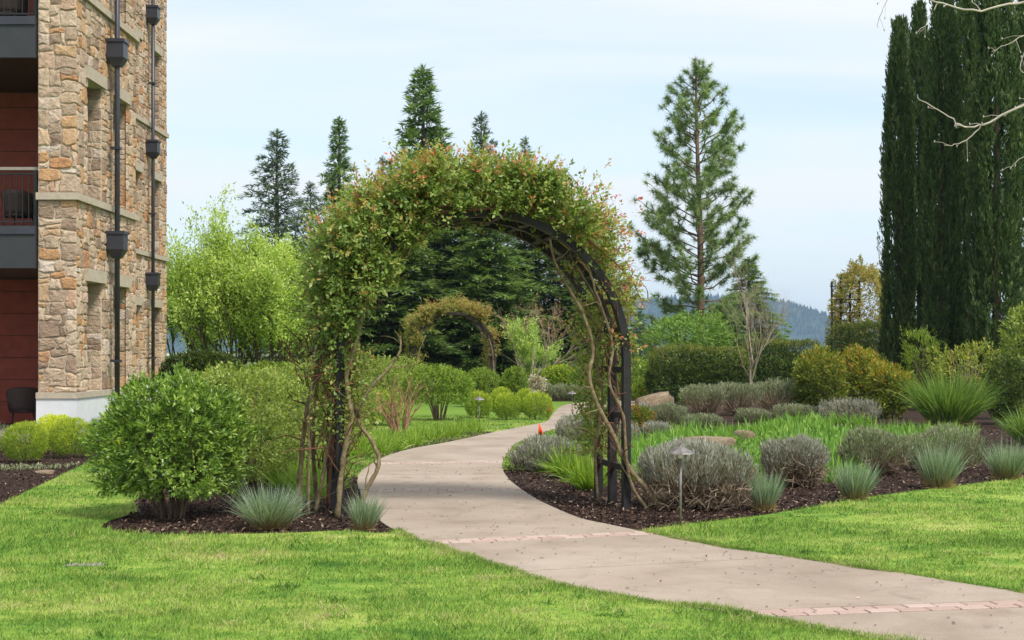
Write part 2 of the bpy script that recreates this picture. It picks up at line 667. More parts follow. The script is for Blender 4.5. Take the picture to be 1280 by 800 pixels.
def in_poly(x, y, poly):
    r = np.zeros(len(x), dtype=bool)
    n = len(poly)
    j = n - 1
    for i in range(n):
        xi, yi = poly[i]
        xj, yj = poly[j]
        c_ = ((yi > y) != (yj > y)) & (x < (xj - xi) * (y - yi) / (yj - yi + 1e-12) + xi)
        r ^= c_
        j = i
    return r


def scatter(poly, dens, rng, dfun=None):
    xs, ys = [p[0] for p in poly], [p[1] for p in poly]
    A = (max(xs) - min(xs)) * (max(ys) - min(ys))
    n = int(A * dens)
    x, y = rng.uniform(min(xs), max(xs), n), rng.uniform(min(ys), max(ys), n)
    ok = in_poly(x, y, poly)
    # only what the photograph could see, with a generous margin at each side
    ok &= (np.abs(x) < y * .36 + 1.6) & (y > 6.6)
    if dfun is not None:
        ok &= rng.uniform(size=n) < dfun(x, y)
    return x[ok], y[ok]


sheet('ground', [(-4500, -60), (4500, -60), (4500, 5000), (-4500, 5000)], -.035, M['ground'])

PL = [(5.6, 4.7), (3.6, 6.25), (1.91, 7.99), (1.34, 8.6), (.80, 9.15), (.34, 9.68), (-.15, 10.66), (-.75, 11.85), (-1.13, 12.93), (-1.41, 14.2), (-1.75, 16.3),
      (-1.93, 17.8), (-2.0, 19.2), (-1.93, 21.4), (-1.64, 23.3), (-1.12, 25.0), (-.32, 28.2), (.34, 30.6), (.81, 32.7), (1.15, 37.9), (1.6, 42.6), (2.6, 45.2), (5, 46.2), (9, 46.4)]
PR = [(7.0, 6.2), (5.0, 7.6), (3.37, 9.36), (2.64, 10.4), (1.82, 11.4), (1.5, 11.95), (1.17, 12.5), (.89, 13.05), (.65, 13.55), (.40, 14.6), (.19, 15.8),
      (-.03, 17.6), (-.13, 19.4), (-.11, 21.4), (-.02, 23.2), (.10, 24.8), (.66, 28.2), (1.25, 31.0), (1.75, 33.5), (2.15, 38.0), (2.5, 40.5), (3.6, 42.6), (5.4, 43.4), (9, 43.6)]
PLs, PRs = catmull(PL, 8), catmull(PR, 8)
path = thing('path', 'tan concrete garden path curving through the rose arch', 'path', (0, 0, 0))
del path['category']
path['kind'] = 'structure'


def cross_index(pts, a, b_):
    """first index of pts beyond the line a-b"""
    best, bi = 1e9, 0
    for i, p in enumerate(pts):
        d = abs((b_[0] - a[0]) * (p[1] - a[1]) - (b_[1] - a[1]) * (p[0] - a[0]))
        dm = min(math.hypot(p[0] - a[0], p[1] - a[1]), math.hypot(p[0] - b_[0], p[1] - b_[1]))
        if dm < .5 and d < best:
            best, bi = d, i
    return bi


# path bed (dark joints show between slabs), then slabs, then brick bands
bed = MB()
nn = len(PLs)
for i in range(nn):
    bed.v += [(PLs[i][0], PLs[i][1], -.006), (PRs[i][0], PRs[i][1], -.006)]
for i in range(nn - 1):
    bed.f.append((2 * i, 2 * i + 1, 2 * i + 3, 2 * i + 2))
    bed.s.append(False)
bed.build('path_bed', M['bedding'], path)
BANDS = [((1.36, 8.57), (3.66, 9.02)), ((-.72, 11.80), (1.20, 12.44)), ((-1.74, 16.25), (.12, 16.36)), ((-1.98, 20.15), (-.13, 20.55))]
JOINTS = [((.06, 10.25), (2.15, 10.98)), ((-1.44, 14.35), (.43, 14.45)), ((-1.98, 18.3), (-.08, 18.4)), ((-1.50, 23.8), (.03, 24.0)), ((-.62, 27.0), (.46, 27.0)),
          ((.45, 31.1), (1.27, 31.1)), ((1.0, 35), (1.9, 35)), ((1.5, 42.1), (2.4, 40.3))]
BW = .215      # band width
cuts = sorted([(a, b_, BW) for a, b_ in BANDS] + [(a, b_, .014) for a, b_ in JOINTS], key=lambda t: t[0][1])


def edge_at(pts, y):
    for i in range(len(pts) - 1):
        if (pts[i][1] - y) * (pts[i + 1][1] - y) <= 0 and pts[i][1] != pts[i + 1][1]:
            t = (y - pts[i][1]) / (pts[i + 1][1] - pts[i][1])
            return pts[i][0] + t * (pts[i + 1][0] - pts[i][0])
    return pts[0][0]


def slab(y0l, y0r, y1l, y1r):
    L = [(edge_at(PLs, y0l), y0l)] + [p for p in PLs if y0l + .01 < p[1] < y1l - .01] + [(edge_at(PLs, y1l), y1l)]
    Rr = [(edge_at(PRs, y0r), y0r)] + [p for p in PRs if y0r + .01 < p[1] < y1r - .01] + [(edge_at(PRs, y1r), y1r)]
    poly = Rr + L[::-1]
    pts = [Vector((x, y, .02)) for x, y in poly]
    me = bpy.data.meshes.new('slab')
    n = len(pts)
    fs = []
    for t in tessellate_polygon([pts]):
        a, b_, c_ = (pts[i] for i in t)
        fs.append(t if (b_ - a).cross(c_ - a).z > 0 else t[::-1])
    fs += [((i + 1) % n, i, n + i, n + (i + 1) % n) for i in range(n)]
    me.from_pydata([tuple(p) for p in pts] + [(p.x, p.y, -.08) for p in pts], [], fs)
    me.update()
    mobj('slab', me, path, M['concrete'])


prev = (4.8, 6.3)
for a, b_, w in cuts:
    slab(prev[0], prev[1], a[1] - w / 2, b_[1] - w / 2)
    prev = (a[1] + w / 2, b_[1] + w / 2)
slab(prev[0], prev[1], 46.35, 43.55)

# pavers of the brick bands
bm_v = []
bw_, bd_ = .2, BW / 2
pav = MB().box((-.0945, -.0475, -.05), (.0945, .0475, .0))
pv = pav.v[:]
for q in range(4, 8):
    x, y, z = pv[q]
    pv.append((x * .955, y * .91, z + .004))
pav.v = pv
pav.f = [f for f in pav.f if f != (4, 5, 6, 7)] + [(8, 9, 10, 11)] + [(4 + i, 4 + (i + 1) % 4, 8 + (i + 1) % 4, 8 + i) for i in range(4)]
pav.s = [False] * len(pav.f)
pav_me = pav.mesh('paver')
pav_me.materials.append(M['paver'])
for a, b_ in BANDS:
    a = (edge_at(PLs, a[1]) - .0, a[1])
    b_ = (edge_at(PRs, b_[1]), b_[1])
    Lb = math.hypot(b_[0] - a[0], b_[1] - a[1])
    ux, uy = (b_[0] - a[0]) / Lb, (b_[1] - a[1]) / Lb
    for row in (0, 1):
        s = .1 if row else 0
        off = (row - .5) * bd_
        while s < Lb - .02:
            w = min(.2, Lb - s) if s > 0 or row == 0 else .2
            cx = s + w / 2
            o = bpy.data.objects.new('paver', pav_me)
            link(o)
            o.parent = path
            o.location = (a[0] + ux * cx - uy * off, a[1] + uy * cx + ux * off, .019 + random.uniform(-.001, .0015))
            o.rotation_euler = (random.uniform(-.008, .008), random.uniform(-.006, .006), math.atan2(uy, ux) + random.uniform(-.015, .015))
            o.scale = (w / .2, 1, 1)
            s += w

# ---- lawns and planting beds (edges are curves on the ground)
fb = [G(*p) for p in [(500, 667), (470, 668), (420, 665), (360, 668), (300, 669), (240, 670), (190, 670), (150, 667), (126, 661), (135, 653), (155, 647), (172, 641)]]
left_bed_edge = [G(*p) for p in [(-60, 660), (0, 633), (30, 617), (62, 602), (90, 588), (112, 578), (128, 572)]]
PLn = [p for p in PLs if 6.4 < p[1] < 12.75]
front_lawn = PLn + fb + [G(168, 628), G(160, 606), G(155, 590), (-6.6, 23.5), (-6.9, 25.0), (-7.6, 25)] + left_bed_edge[::-1] + [(-11, 11.5), (-11, 6.4)]
right_lawn_edge = [G(*p) for p in [(810, 663), (850, 658), (900, 652), (950, 646), (1010, 636), (1070, 625), (1140, 615), (1210, 607), (1280, 598), (1400, 584)]]
PRn = [p for p in PRs if 6.2 < p[1] < 12.62]
right_lawn = [(14, 6.2)] + PRn + right_lawn_edge + [(14, 20)]
PLm = [p for p in PLs if 18.0 < p[1] < 37]
back_lawn = PLm + [(.6, 37.2), (-1, 35.5), (-3.8, 34.5), (-4.6, 28), (-4.0, 22), (-2.9, 18)]
PRm = [p for p in PRs if 19.0 < p[1] < 30]
mid_lawn = PRm[::-1] + [(.15, 19.1), (.7, 18.7), (1.5, 19.6), (2.6, 21.5), (3.4, 25), (3.0, 30)]
mid_lawn = mid_lawn[::-1]
sheet('lawn', front_lawn, .012, M['lawn'])
sheet('lawn', right_lawn, .012, M['lawn'])
sheet('lawn', back_lawn, .008, M['lawn'])
sheet('lawn', mid_lawn, .012, M['lawn'])
PLb = [p for p in PLs if 12.75 <= p[1] < 20]
shrub_bed = PLb[::-1] + fb + [G(168, 628), (-5.4, 22), (-4.2, 24), (-2.6, 20.5)]
sheet('planting_bed', shrub_bed, .002, M['mulch'])
left_bed = left_bed_edge + [(-6.4, 25), (-6.8, 27.5), (-16, 27.5), (-16, 13)]
sheet('planting_bed', left_bed, .002, M['mulch'])
PRb = [p for p in PRs if 12.62 <= p[1] < 45]
right_bed = right_lawn_edge + [(15, 22), (20, 60), (3, 60), (3.4, 43.2)] + [p for p in PRb[::-1] if p[1] < 42.5]
sheet('planting_bed', right_bed, .002, M['mulch'])
sheet('planting_bed', [(.5, 47.0), (9, 47.2), (9, 52), (-.6, 52), (-.6, 39), (.8, 38), (1.1, 42.6)], -.004, M['mulch'])
dl_strip = [p for p in PLs if 20.9 < p[1] < 28.5]
dl_strip = dl_strip + [(x - .8, y + .62) for x, y in dl_strip[::-1]]
sheet('planting_bed', dl_strip, .016, M['mulch'])

# ---- grass blades
rng = np.random.default_rng(5)
zl = lump_fn(rng, .5, 1.0, 9)


def grass(name, poly, label, dens, dfun, Lm, Wm, seg=2, z0=.008):
    lv = Leaves()
    x, y = scatter(poly, dens, rng, dfun)
    n = len(x)
    tuft = zl(np.stack([x * 2.2, y * 2.2, x * 0], 1)) + zl(np.stack([x * 6, y * 6, x * 0 + 3], 1)) * .6
    L = Lm * np.clip(1 + .55 * tuft, .4, 2.6) * rng.uniform(.5, 1.35, n)
    D = np.stack([rng.normal(0, .42, n) + .12, rng.normal(0, .42, n), np.ones(n)], 1)
    far = np.clip(y / 10, .8, 2.2)
    # coarse clumps that the mower left a little longer
    nc = int(len(x) / 380)
    ck = rng.integers(0, n, nc)
    m2 = 26
    cx_ = np.repeat(x[ck], m2) + rng.normal(0, .045, nc * m2)
    cy_ = np.repeat(y[ck], m2) + rng.normal(0, .045, nc * m2)
    ok2 = in_poly(cx_, cy_, poly)
    cx_, cy_ = cx_[ok2], cy_[ok2]
    lv.blades(np.stack([cx_, cy_, np.full(len(cx_), z0)], 1), np.stack([rng.normal(0, .6, len(cx_)), rng.normal(0, .6, len(cx_)), np.ones(len(cx_))], 1),
              Lm * rng.uniform(.9, 2.3, len(cx_)), Wm * 1.25, rng.uniform(.1, .5, len(cx_)), np.repeat(rng.choice([.05, .25, .8, .95], nc), m2)[ok2], 2, rng=rng)
    lv.blades(np.stack([x, y, np.full(n, z0)], 1), D, L, Wm * far * rng.uniform(.7, 1.3, n), rng.uniform(0, .35, n), rng.uniform(0, 1, n), seg, rng=rng)
    o = lv.build(name, M['blade'])
    tag(o, label, 'grass', kind='stuff')
    return o


def fall(d0, y0, k):
    return lambda x, y: np.minimum(1, (y0 / np.maximum(y, .1)) ** k)


grass('grass', front_lawn, 'bright green mown grass of the open lawn left of the path', 3400, fall(1, 8.8, 2.0), .044, .0055)
grass('grass', right_lawn, 'bright green mown grass of the lawn right of the path', 2800, fall(1, 9.8, 2.0), .041, .0055)
grass('grass', back_lawn, 'short grass between the path and the round clipped shrubs', 700, fall(1, 20, 2), .05, .006, 2)
grass('grass', mid_lawn, 'short grass behind the grey mound at the inner path edge', 900, fall(1, 20, 2), .05, .006, 2)
# fringe of longer grass along the path edges
for edge, y0, y1, sgn, lab in ((PLs, 6.8, 12.75, -1, 'ragged grass fringe along the left path edge'), (PRs, 7.2, 12.6, 1, 'ragged grass fringe along the right path edge')):
    lv = Leaves()
    pts = [p for p in edge if y0 < p[1] < y1]
    n = 11000
    idx = rng.uniform(0, len(pts) - 1.001, n)
    A_ = np.array(pts)
    i0 = idx.astype(int)
    t_ = (idx - i0)[:, None]
    p2 = A_[i0] * (1 - t_) + A_[i0 + 1] * t_
    tn = nrm(A_[i0 + 1] - A_[i0])
    nv = np.stack([-tn[:, 1], tn[:, 0]], 1)
    wob = zl(np.concatenate([p2 * 5, p2[:, :1] * 0], 1))
    off = np.abs(rng.normal(0, .05, n)) - .02 - np.clip(wob, 0, 1) * .075
    side = 1 if sgn < 0 else -1
    p3 = p2 + nv * (off * side)[:, None]
    D = np.stack([-nv[:, 0] * side * .35 + rng.normal(0, .45, n), -nv[:, 1] * side * .35 + rng.normal(0, .45, n), np.ones(n)], 1)
    lv.blades(np.concatenate([p3, np.full((n, 1), .008)], 1), D, .05 * np.clip(1 + wob * .6, .5, 2) * rng.uniform(.5, 1.3, n), .0042, rng.uniform(.1, .6, n), rng.uniform(0, 1, n), 2, rng=rng)
    tag(lv.build('grass_edge', M['blade']), lab, 'grass', kind='stuff')

# ---- bark chips on the beds
for poly, lab, dens in ((shrub_bed, 'dark bark chips under the big rounded shrub', 650), (right_bed, 'dark bark chips round the grey shrubs and right arch posts', 780),
                        (left_bed, 'dark bark chips before the stone building', 420)):
    x, y = scatter(poly, dens, rng, lambda x, y: np.minimum(1, (14 / y) ** 2.4) * (y < 30))
    n = len(x)
    lv = Leaves()
    P_ = np.stack([x, y, rng.uniform(.004, .022, n)], 1)
    D = np.stack([rng.normal(size=n), rng.normal(size=n), rng.normal(0, .35, n)], 1)
    N = np.stack([rng.normal(0, .5, n), rng.normal(0, .5, n), np.ones(n)], 1)
    lv.leaves(P_, D, N, rng.uniform(.02, .06, n), rng.uniform(.012, .028, n), rng.beta(1.3, 1.8, n), .25, .5)
    tag(lv.build('bark_chips', M['chip']), lab, 'bark mulch', kind='stuff')

# fallen petals and crumbs on the path
lv = Leaves()
pp = np.array([(random.uniform(-1.6, 3), random.uniform(8, 20)) for _ in range(1500)])
ok = np.array([edge_at(PLs, max(p[1], 6.5)) + .05 < p[0] < edge_at(PRs, max(p[1], 7)) - .05 for p in pp])
pp = pp[ok][:330]
n = len(pp)
lv.leaves(np.concatenate([pp, np.full((n, 1), .024)], 1), np.concatenate([rng.normal(size=(n, 2)), np.full((n, 1), .15)], 1), np.tile([0, 0, 1.0], (n, 1)) + rng.normal(0, .2, (n, 3)),
          rng.uniform(.012, .038, n), rng.uniform(.008, .02, n), rng.uniform(.1, 1, n), .2)
tag(lv.build('fallen_petals', M['chip']), 'small dry petals and bark crumbs lying on the path', 'petals', kind='stuff')

# utility cover in the lawn
cv = MB().box((-.14, -.07, -.05), (.14, .07, .012)).build('valve_cover', M['patio'])
cv.location = (*G(107, 708), .005)
tag(cv, 'small grey flat cover set into the front lawn', 'cover')

# ---- far hills with woods, and the haze before them
rg = np.random.default_rng(8)
ns = 260
xs = np.linspace(-4200, 4200, ns)


def ridge(name, Yb, h0, h1, seed, step=46):
    r_ = np.random.default_rng(seed)
    ph = r_.uniform(0, 6.28, 8)
    Yc = Yb + 520
    kx = (np.array([-1600, -600, 0, 300, 640, 760, 850, 950, 990, 1042, 1100, 1250, 1500, 1900, 2600]) - HX) / F * Yc
    kz = EYE + (HY - np.array([392, 385, 395, 400, 396, 378, 366, 368, 378, 396, 404, 398, 385, 372, 380])) / F * Yc
    prof = lambda x: np.interp(x, kx, kz) - 8 + 5 * (np.sin(x / 190 + ph[0]) + .6 * np.sin(x / 77 + ph[1]))
    V, Fc = [], []
    rows = [(0, 0), (180, .55), (360, .9), (520, 1.0), (760, .6)]
    for j, (dy, k) in enumerate(rows):
        for x in xs:
            V.append((x, Yb + dy, -2 + prof(x) * k))
    for j in range(len(rows) - 1):
        for i in range(ns - 1):
            Fc.append((j * ns + i, j * ns + i + 1, (j + 1) * ns + i + 1, (j + 1) * ns + i))
    o = mobj(name, np_mesh(name, np.array(V), np.array(Fc), smooth=True), None, M['wood'])
    o['kind'] = 'structure'
    nt_ = 9000
    tx = r_.uniform(-1500, 2600, nt_)
    td = r_.uniform(60, 560, nt_)
    kk = np.interp(td, [0, 180, 360, 520, 760], [0, .55, .9, 1, .6])
    tz = -2 + prof(tx) * kk
    lv = Leaves()
    Hh = r_.uniform(9, 20, nt_)
    b0 = np.stack([tx, Yb + td, tz - 1], 1)
    for a in (0, 1.57):
        nv_ = np.tile([math.cos(a), math.sin(a), 0.0], (nt_, 1))
        lv.leaves(b0, np.tile([0, 0, 1.0], (nt_, 1)), nv_, Hh, Hh * .42, r_.uniform(0, 1, nt_), 0, .18)
    w = lv.build('hill_woods', M['wood'], None)
    tag(w, 'far dark conifer woods covering the hazy hills', 'woods', kind='stuff')


M['wood'] = solid('far_conifer_green', (.022, .042, .026), .95, .05, .3, .01)
ridge('hills', 3200, 118, 62, 12)

# ================================================================== the stone building
bld = thing('stone_building', 'tan rubble stone hotel wing with red siding balconies and dark downpipes', 'building', (0, 0, 0))
rs = random.Random(4)
SC = .108


class StoneSet:
    def __init__(self):
        self.items = []      # (verts, faces, tone, size on the picture)

    def fill(self, W, H, fn, skip=None, cell=SC):
        """fill a W x H panel with irregular stones; fn(u, v, d) -> world point"""
        nu, nv_ = max(1, round(W / cell)), max(1, round(H / cell))
        cu, cvv = W / nu, H / nv_
        used = [[False] * nv_ for _ in range(nu)]
        if skip:
            for i in range(nu):
                for j in range(nv_):
                    if skip((i + .5) * cu, (j + .5) * cvv):
                        used[i][j] = True
        jit = {}

        def corner(i, j):
            if (i, j) not in jit:
                e = 0 if i in (0, nu) else 1
                g = 0 if j in (0, nv_) else 1
                if skip and e and g:
                    if any(skip((i + a) * cu, (j + b2) * cvv) for a in (-.5, .5) for b2 in (-.5, .5)):
                        e = g = 0
                jit[(i, j)] = (i * cu + e * rs.uniform(-.3, .3) * cu, j * cvv + g * rs.uniform(-.3, .3) * cvv)
            return jit[(i, j)]
        for j in range(nv_):
            for i in range(nu):
                if used[i][j]:
                    continue
                w = rs.choice([1, 2, 2, 3, 3, 4])
                h = rs.choice([1, 1, 2, 2, 2, 3])
                if w == 1 and h == 3:
                    h = 2
                ww = 0
                while ww < w and i + ww < nu and not used[i + ww][j]:
                    ww += 1
                if i + ww < nu and not used[i + ww][j] and (i + ww + 1 >= nu or used[i + ww + 1][j]) and ww < 4:
                    ww += 1
                hh = 1
                while hh < h and j + hh < nv_ and all(not used[i + a][j + hh] for a in range(ww)):
                    hh += 1
                for a in range(ww):
                    for b2 in range(hh):
                        used[i + a][j + b2] = True
                P = []
                seq = [(i, j), (i + ww, j), (i + ww, j + hh), (i, j + hh)]
                for q in range(4):
                    c0, c1 = corner(*seq[q]), corner(*seq[(q + 1) % 4])
                    P.append(c0)
                    nsub = abs(seq[q][0] - seq[(q + 1) % 4][0]) + abs(seq[q][1] - seq[(q + 1) % 4][1])
                    if nsub > 1:
                        mi = ((seq[q][0] + seq[(q + 1) % 4][0]) // 2, (seq[q][1] + seq[(q + 1) % 4][1]) // 2)
                        P.append(corner(*mi))
                self.stone(P, fn)

    def stone(self, P, fn):
        cx, cy = sum(p[0] for p in P) / len(P), sum(p[1] for p in P) / len(P)
        # cut the corners a little, pull in for the joint
        Q = []
        m_ = len(P)
        for i in range(m_):
            a, b2, c2 = P[i - 1], P[i], P[(i + 1) % m_]
            k = rs.uniform(.10, .22)
            Q.append((b2[0] + (a[0] - b2[0]) * k, b2[1] + (a[1] - b2[1]) * k))
            Q.append((b2[0] + (c2[0] - b2[0]) * k, b2[1] + (c2[1] - b2[1]) * k))
        sz = max(max(p[0] for p in Q) - min(p[0] for p in Q), max(p[1] for p in Q) - min(p[1] for p in Q))

        def ins(pt, d):
            dx, dy = cx - pt[0], cy - pt[1]
            l = math.hypot(dx, dy) + 1e-6
            t = min(.6, d / l)
            return (pt[0] + dx * t, pt[1] + dy * t)
        d0 = rs.uniform(.016, .032)
        tl = (rs.uniform(-.05, .05), rs.uniform(-.05, .05))
        g = .009
        r0 = [ins(p, g) for p in Q]
        r1 = [ins(p, g + .004) for p in Q]
        r2 = [ins(p, g + .026) for p in Q]
        V = [fn(u, v, .0) for u, v in r0]
        V += [fn(u, v, d0 * .62 + (u - cx) * tl[0] + (v - cy) * tl[1]) for u, v in r1]
        V += [fn(u, v, d0 + (u - cx) * tl[0] + (v - cy) * tl[1] + rs.uniform(-.006, .006)) for u, v in r2]
        n = len(Q)
        V.append(fn(cx, cy, d0 + rs.uniform(.0, .010)))
        Fc = []
        for q in (0, 1):
            for i in range(n):
                k = (i + 1) % n
                Fc.append((q * n + i, q * n + k, (q + 1) * n + k, (q + 1) * n + i))
        Fc += [(2 * n + i, 2 * n + (i + 1) % n, 3 * n) for i in range(n)]
        # apparent size from the camera
        ps = []
        for (x, y, z) in (V[i] for i in range(n)):
            ps.append((x / y * F, z / y * F))
        ar = abs(sum(ps[i][0] * ps[(i + 1) % n][1] - ps[(i + 1) % n][0] * ps[i][1] for i in range(n))) / 2
        vis = all(p[1] < 470 for p in ps)
        self.items.append((V, Fc, rs.random(), ar if vis else 0))

    def build(self, parent, limit):
        order = sorted(range(len(self.items)), key=lambda i: -self.items[i][3])
        single = set(order[:limit])
        BV, BF, BT = [], [], []
        for i, (V, Fc, t, ar) in enumerate(self.items):
            if i in single and ar > 12:
                me = bpy.data.meshes.new('stone')
                me.from_pydata(V, [], Fc)
                a = me.attributes.new('tone', 'FLOAT', 'POINT')
                a.data.foreach_set('value', [t] * len(V))
                me.update()
                mobj('stone', me, parent, M['stone'])
            else:
                n0 = len(BV)
                BV += V
                BF += [tuple(n0 + q for q in f) for f in Fc]
                BT += [t] * len(V)
        if BV:
            me = bpy.data.meshes.new('stonework')
            me.from_pydata(BV, [], BF)
            a = me.attributes.new('tone', 'FLOAT', 'POINT')
            a.data.foreach_set('value', BT)
            me.update()
            o = mobj('stonework', me, parent, M['stone'])
            o['kind'] = 'stuff'


ZB, ZT = .75, 13.3
COURSE = (4.45, 8.25)


def pier(name, X0, X1, Y0, Y1, wins, limit, label):
    """stone pier: front face at Y0 (X0..X1), side face at X1 (Y0..Y1) with tall window slots; wins = list of (ya, yb)"""
    dp = .45
    core = MB()
    core.box((X0, Y0, ZB), (X1 - dp, Y1, ZT))
    ys = [Y0] + [v for w in wins for v in w] + [Y1]
    for i in range(0, len(ys), 2):
        core.box((X1 - dp, ys[i], ZB), (X1, ys[i + 1], ZT))
    slots = [(ZB + .04, 2.93), (COURSE[0] + .06, 6.73), (COURSE[1] + .06, 10.53)]
    for (ya, yb) in wins:
        zz = [ZB] + [v for s in slots for v in s] + [ZT]
        for i in range(0, len(zz), 2):
            if zz[i + 1] - zz[i] > .01:
                core.box((X1 - dp, ya, zz[i]), (X1, yb, zz[i + 1]))
    pr = core.build(name, M['mortar'], bld)
    if label:
        pr['label'] = label
    MB().box((X0 - .02, Y0 - .06, -.05), (X1 + .06, Y1 + .02, ZB)).build('plinth', M['base'], pr)
    MB().box((X0 - .02, Y0 - .085, ZB + .002), (X1 + .085, Y1 + .02, ZB + .11)).build('plinth_cap', M['lintel'], pr)
    for zc in COURSE:
        MB().box((X0 - .02, Y0 - .085, zc - .07), (X1 + .085, Y1 + .03, zc + .06)).build('string_course', M['lintel'], pr)
    for (ya, yb) in wins:
        for (z0, z1) in slots:
            MB().box((X1 - .3, ya - .13, z1 + .002), (X1 + .075, yb + .13, z1 + .24)).build('lintel', M['lintel'], pr)
            MB().box((X1 - dp + .004, ya + .002, z0 + .07), (X1 - dp + .05, yb - .002, z1)).build('window_frame', M['frame'], pr)
            MB().box((X1 - dp + .052, ya + .06, z0 + .13), (X1 - dp + .06, yb - .06, z1 - .06)).build('pane', M['glass'], pr)
    st = StoneSet()
    segs = [(ZB + .115, COURSE[0] - .075), (COURSE[0] + .065, COURSE[1] - .075), (COURSE[1] + .065, ZT)]
    for si, (za, zb) in enumerate(segs):
        st.fill(X1 - X0 + .05, zb - za, lambda u, v, d: (X0 + u, Y0 - d, za + v))
        z1 = slots[si][1]

        def skip(u, v):
            for (ya, yb) in wins:
                if ya - .13 < Y0 + u < yb + .13 and z1 < za + v < z1 + .24:
                    return True
                if ya < Y0 + u < yb and za + v < z1 + .01:
                    return True
            return False
        st.fill(Y1 - Y0, zb - za, lambda u, v, d: (X1 + d, Y0 + u, za + v), skip)
        for (ya, yb) in wins:
            st.fill(dp - .07, z1 - za, lambda u, v, d: (X1 - dp + .07 + u, yb - d * .5, za + v))
    st.build(pr, limit)
    return pr


pier('stone_pier', -8.66, -8.0, 26.0, 30.2, [(26.72, 27.72), (28.52, 29.5)], 300, 'near corner pier of tan rubble stone with narrow window slots')
pier('stone_pier', -11.5, -10.65, 39.0, 43.8, [(39.7, 40.65), (42.0, 42.95)], 0, 'further stone pier set back behind the corner pier')


def downpipe(x, y, zs, r=.052):
    p = MB().tube([(x, y, -.02), (x, y, 13.2)], r, 12).build('downpipe', M['pipe'], bld)
    for z in zs:
        b_ = MB()
        k = .165
        b_.box((x - k, y - k, z), (x + k, y + k, z + .30))
        b_.box((x - k - .025, y - k - .025, z + .30), (x + k + .025, y + k + .025, z + .36))
        n = len(b_.v)
        b_.v += [(x - k, y - k, z - .002), (x + k, y - k, z - .002), (x + k, y + k, z - .002), (x - k, y + k, z - .002),
                 (x - .08, y - .08, z - .17), (x + .08, y - .08, z - .17), (x + .08, y + .08, z - .17), (x - .08, y + .08, z - .17)]
        b_.f += [(n + i, n + 4 + i, n + 4 + (i + 1) % 4, n + (i + 1) % 4) for i in range(4)] + [(n + 7, n + 6, n + 5, n + 4)]
        b_.s += [False] * 5
        b_.build('rain_head', M['pipe'], p)
    for z in (1.4, 5.6, 9.4):
        MB().box((x - .12, y - .085, z), (x + .075, y + .085, z + .05)).build('bracket', M['pipe'], p)


downpipe(-7.80, 28.1, (3.62, 7.40))
downpipe(-10.45, 41.4, (3.55, 7.40, 11.3))

# red recessed walls, boards each their own
rw = MB().box((-19, 29.4, -.05), (-8.7, 29.7, 13.3)).box((-11.0, 30.25, -.05), (-10.9, 39, 13.3)).box((-19, 29.75, -.05), (-11.05, 43.6, 13.25)).build('recessed_wall', M['soffit'], bld)
for lev, (z0, z1) in enumerate(((.12, 3.1), (3.92, 6.95), (7.72, 10.9))):
    k = 0
    z = z0
    while z < z1 - .05:
        h = min(.455, z1 - z)
        MB().box((-19, 29.372, z + .007), (-8.67, 29.398, z + h - .007)).build('siding_board', M['red'], rw)
        MB().box((-10.898, 30.3, z + .007), (-10.87, 38.95, z + h - .007)).build('siding_board', M['red'], rw)
        z += h
MB().box((-19, 25.2, -.1), (-8.3, 29.35, .10)).build('patio', M['patio'], bld)
for zt, zb in ((3.88, 3.14), (7.70, 6.98), (11.52, 10.8)):
    dk = MB().box((-19, 26.02, zb), (-8.69, 29.39, zt)).build('balcony_deck', M['soffit'], bld)
    MB().box((-19, 25.93, zb - .01), (-8.69, 26.015, zt + .01)).build('fascia', M['fascia'], dk)
    MB().box((-19, 25.90, zt - .13), (-8.69, 25.928, zt + .02)).build('edge_trim', M['pipe'], dk)
    if zt < 11:
        rl = MB().box((-19, 26.10, zt + 1.06), (-8.69, 26.18, zt + 1.115)).build('railing', M['railtop'], bld)
        MB().box((-19, 26.12, zt + .98), (-8.69, 26.155, zt + 1.01)).build('rail', M['rail'], rl)
        MB().box((-19, 26.12, zt + .10), (-8.69, 26.155, zt + .13)).build('rail', M['rail'], rl)
        MB().box((-8.78, 26.10, zt), (-8.72, 26.17, zt + 1.06)).build('post', M['rail'], rl)
        bal = MB().box((-.008, -.008, .13), (.008, .008, .98)).mesh('baluster')
        bal.materials.append(M['rail'])
        x = -8.88
        while x > -12:
            o = mobj('baluster', bal, rl)
            o.location = (x, 26.137, zt)
            x -= .115
MB().box((-19.2, 25.6, 13.32), (-7.9, 30.4, 13.6)).box((-19.2, 30.402, 13.32), (-10.5, 44.2, 13.6)).build('roof', M['roof'], bld)


def chair(label, loc, rz):
    t = thing('wicker_chair', label, 'chair', loc, rz, 'wicker chairs at the building')
    t.scale = (.92, .92, .86)
    V, Fc = [], []
    nu, nv_ = 13, 6
    for j in range(nv_):
        v = j / (nv_ - 1)
        for i in range(nu):
            a = R(-115 + 230 * i / (nu - 1))
            rad = .27 + .06 * v
            top = .36 + .16 * math.cos(a * .75)
            V.append((rad * math.sin(a), rad * math.cos(a) * .92, .40 + (top + .03) * v))
    for j in range(nv_ - 1):
        for i in range(nu - 1):
            Fc.append((j * nu + i, j * nu + i + 1, (j + 1) * nu + i + 1, (j + 1) * nu + i))
    me = np_mesh('backrest', np.array(V), np.array(Fc), smooth=True)
    o = mobj('backrest', me, t, M['wicker'])
    md = o.modifiers.new('thickness', 'SOLIDIFY')
    md.thickness = .03
    MB().lathe([(.0, .36), (.27, .36), (.29, .40), (.27, .44), (.0, .45)], sides=14).build('seat', M['wicker'], t)
    for sx, sy in ((-1, -1), (1, -1), (-1, 1), (1, 1)):
        MB().tube([(sx * .2, sy * .19, .38), (sx * .25, sy * .24, .0)], [.016, .013], 8).build('leg', M['rail'], t)


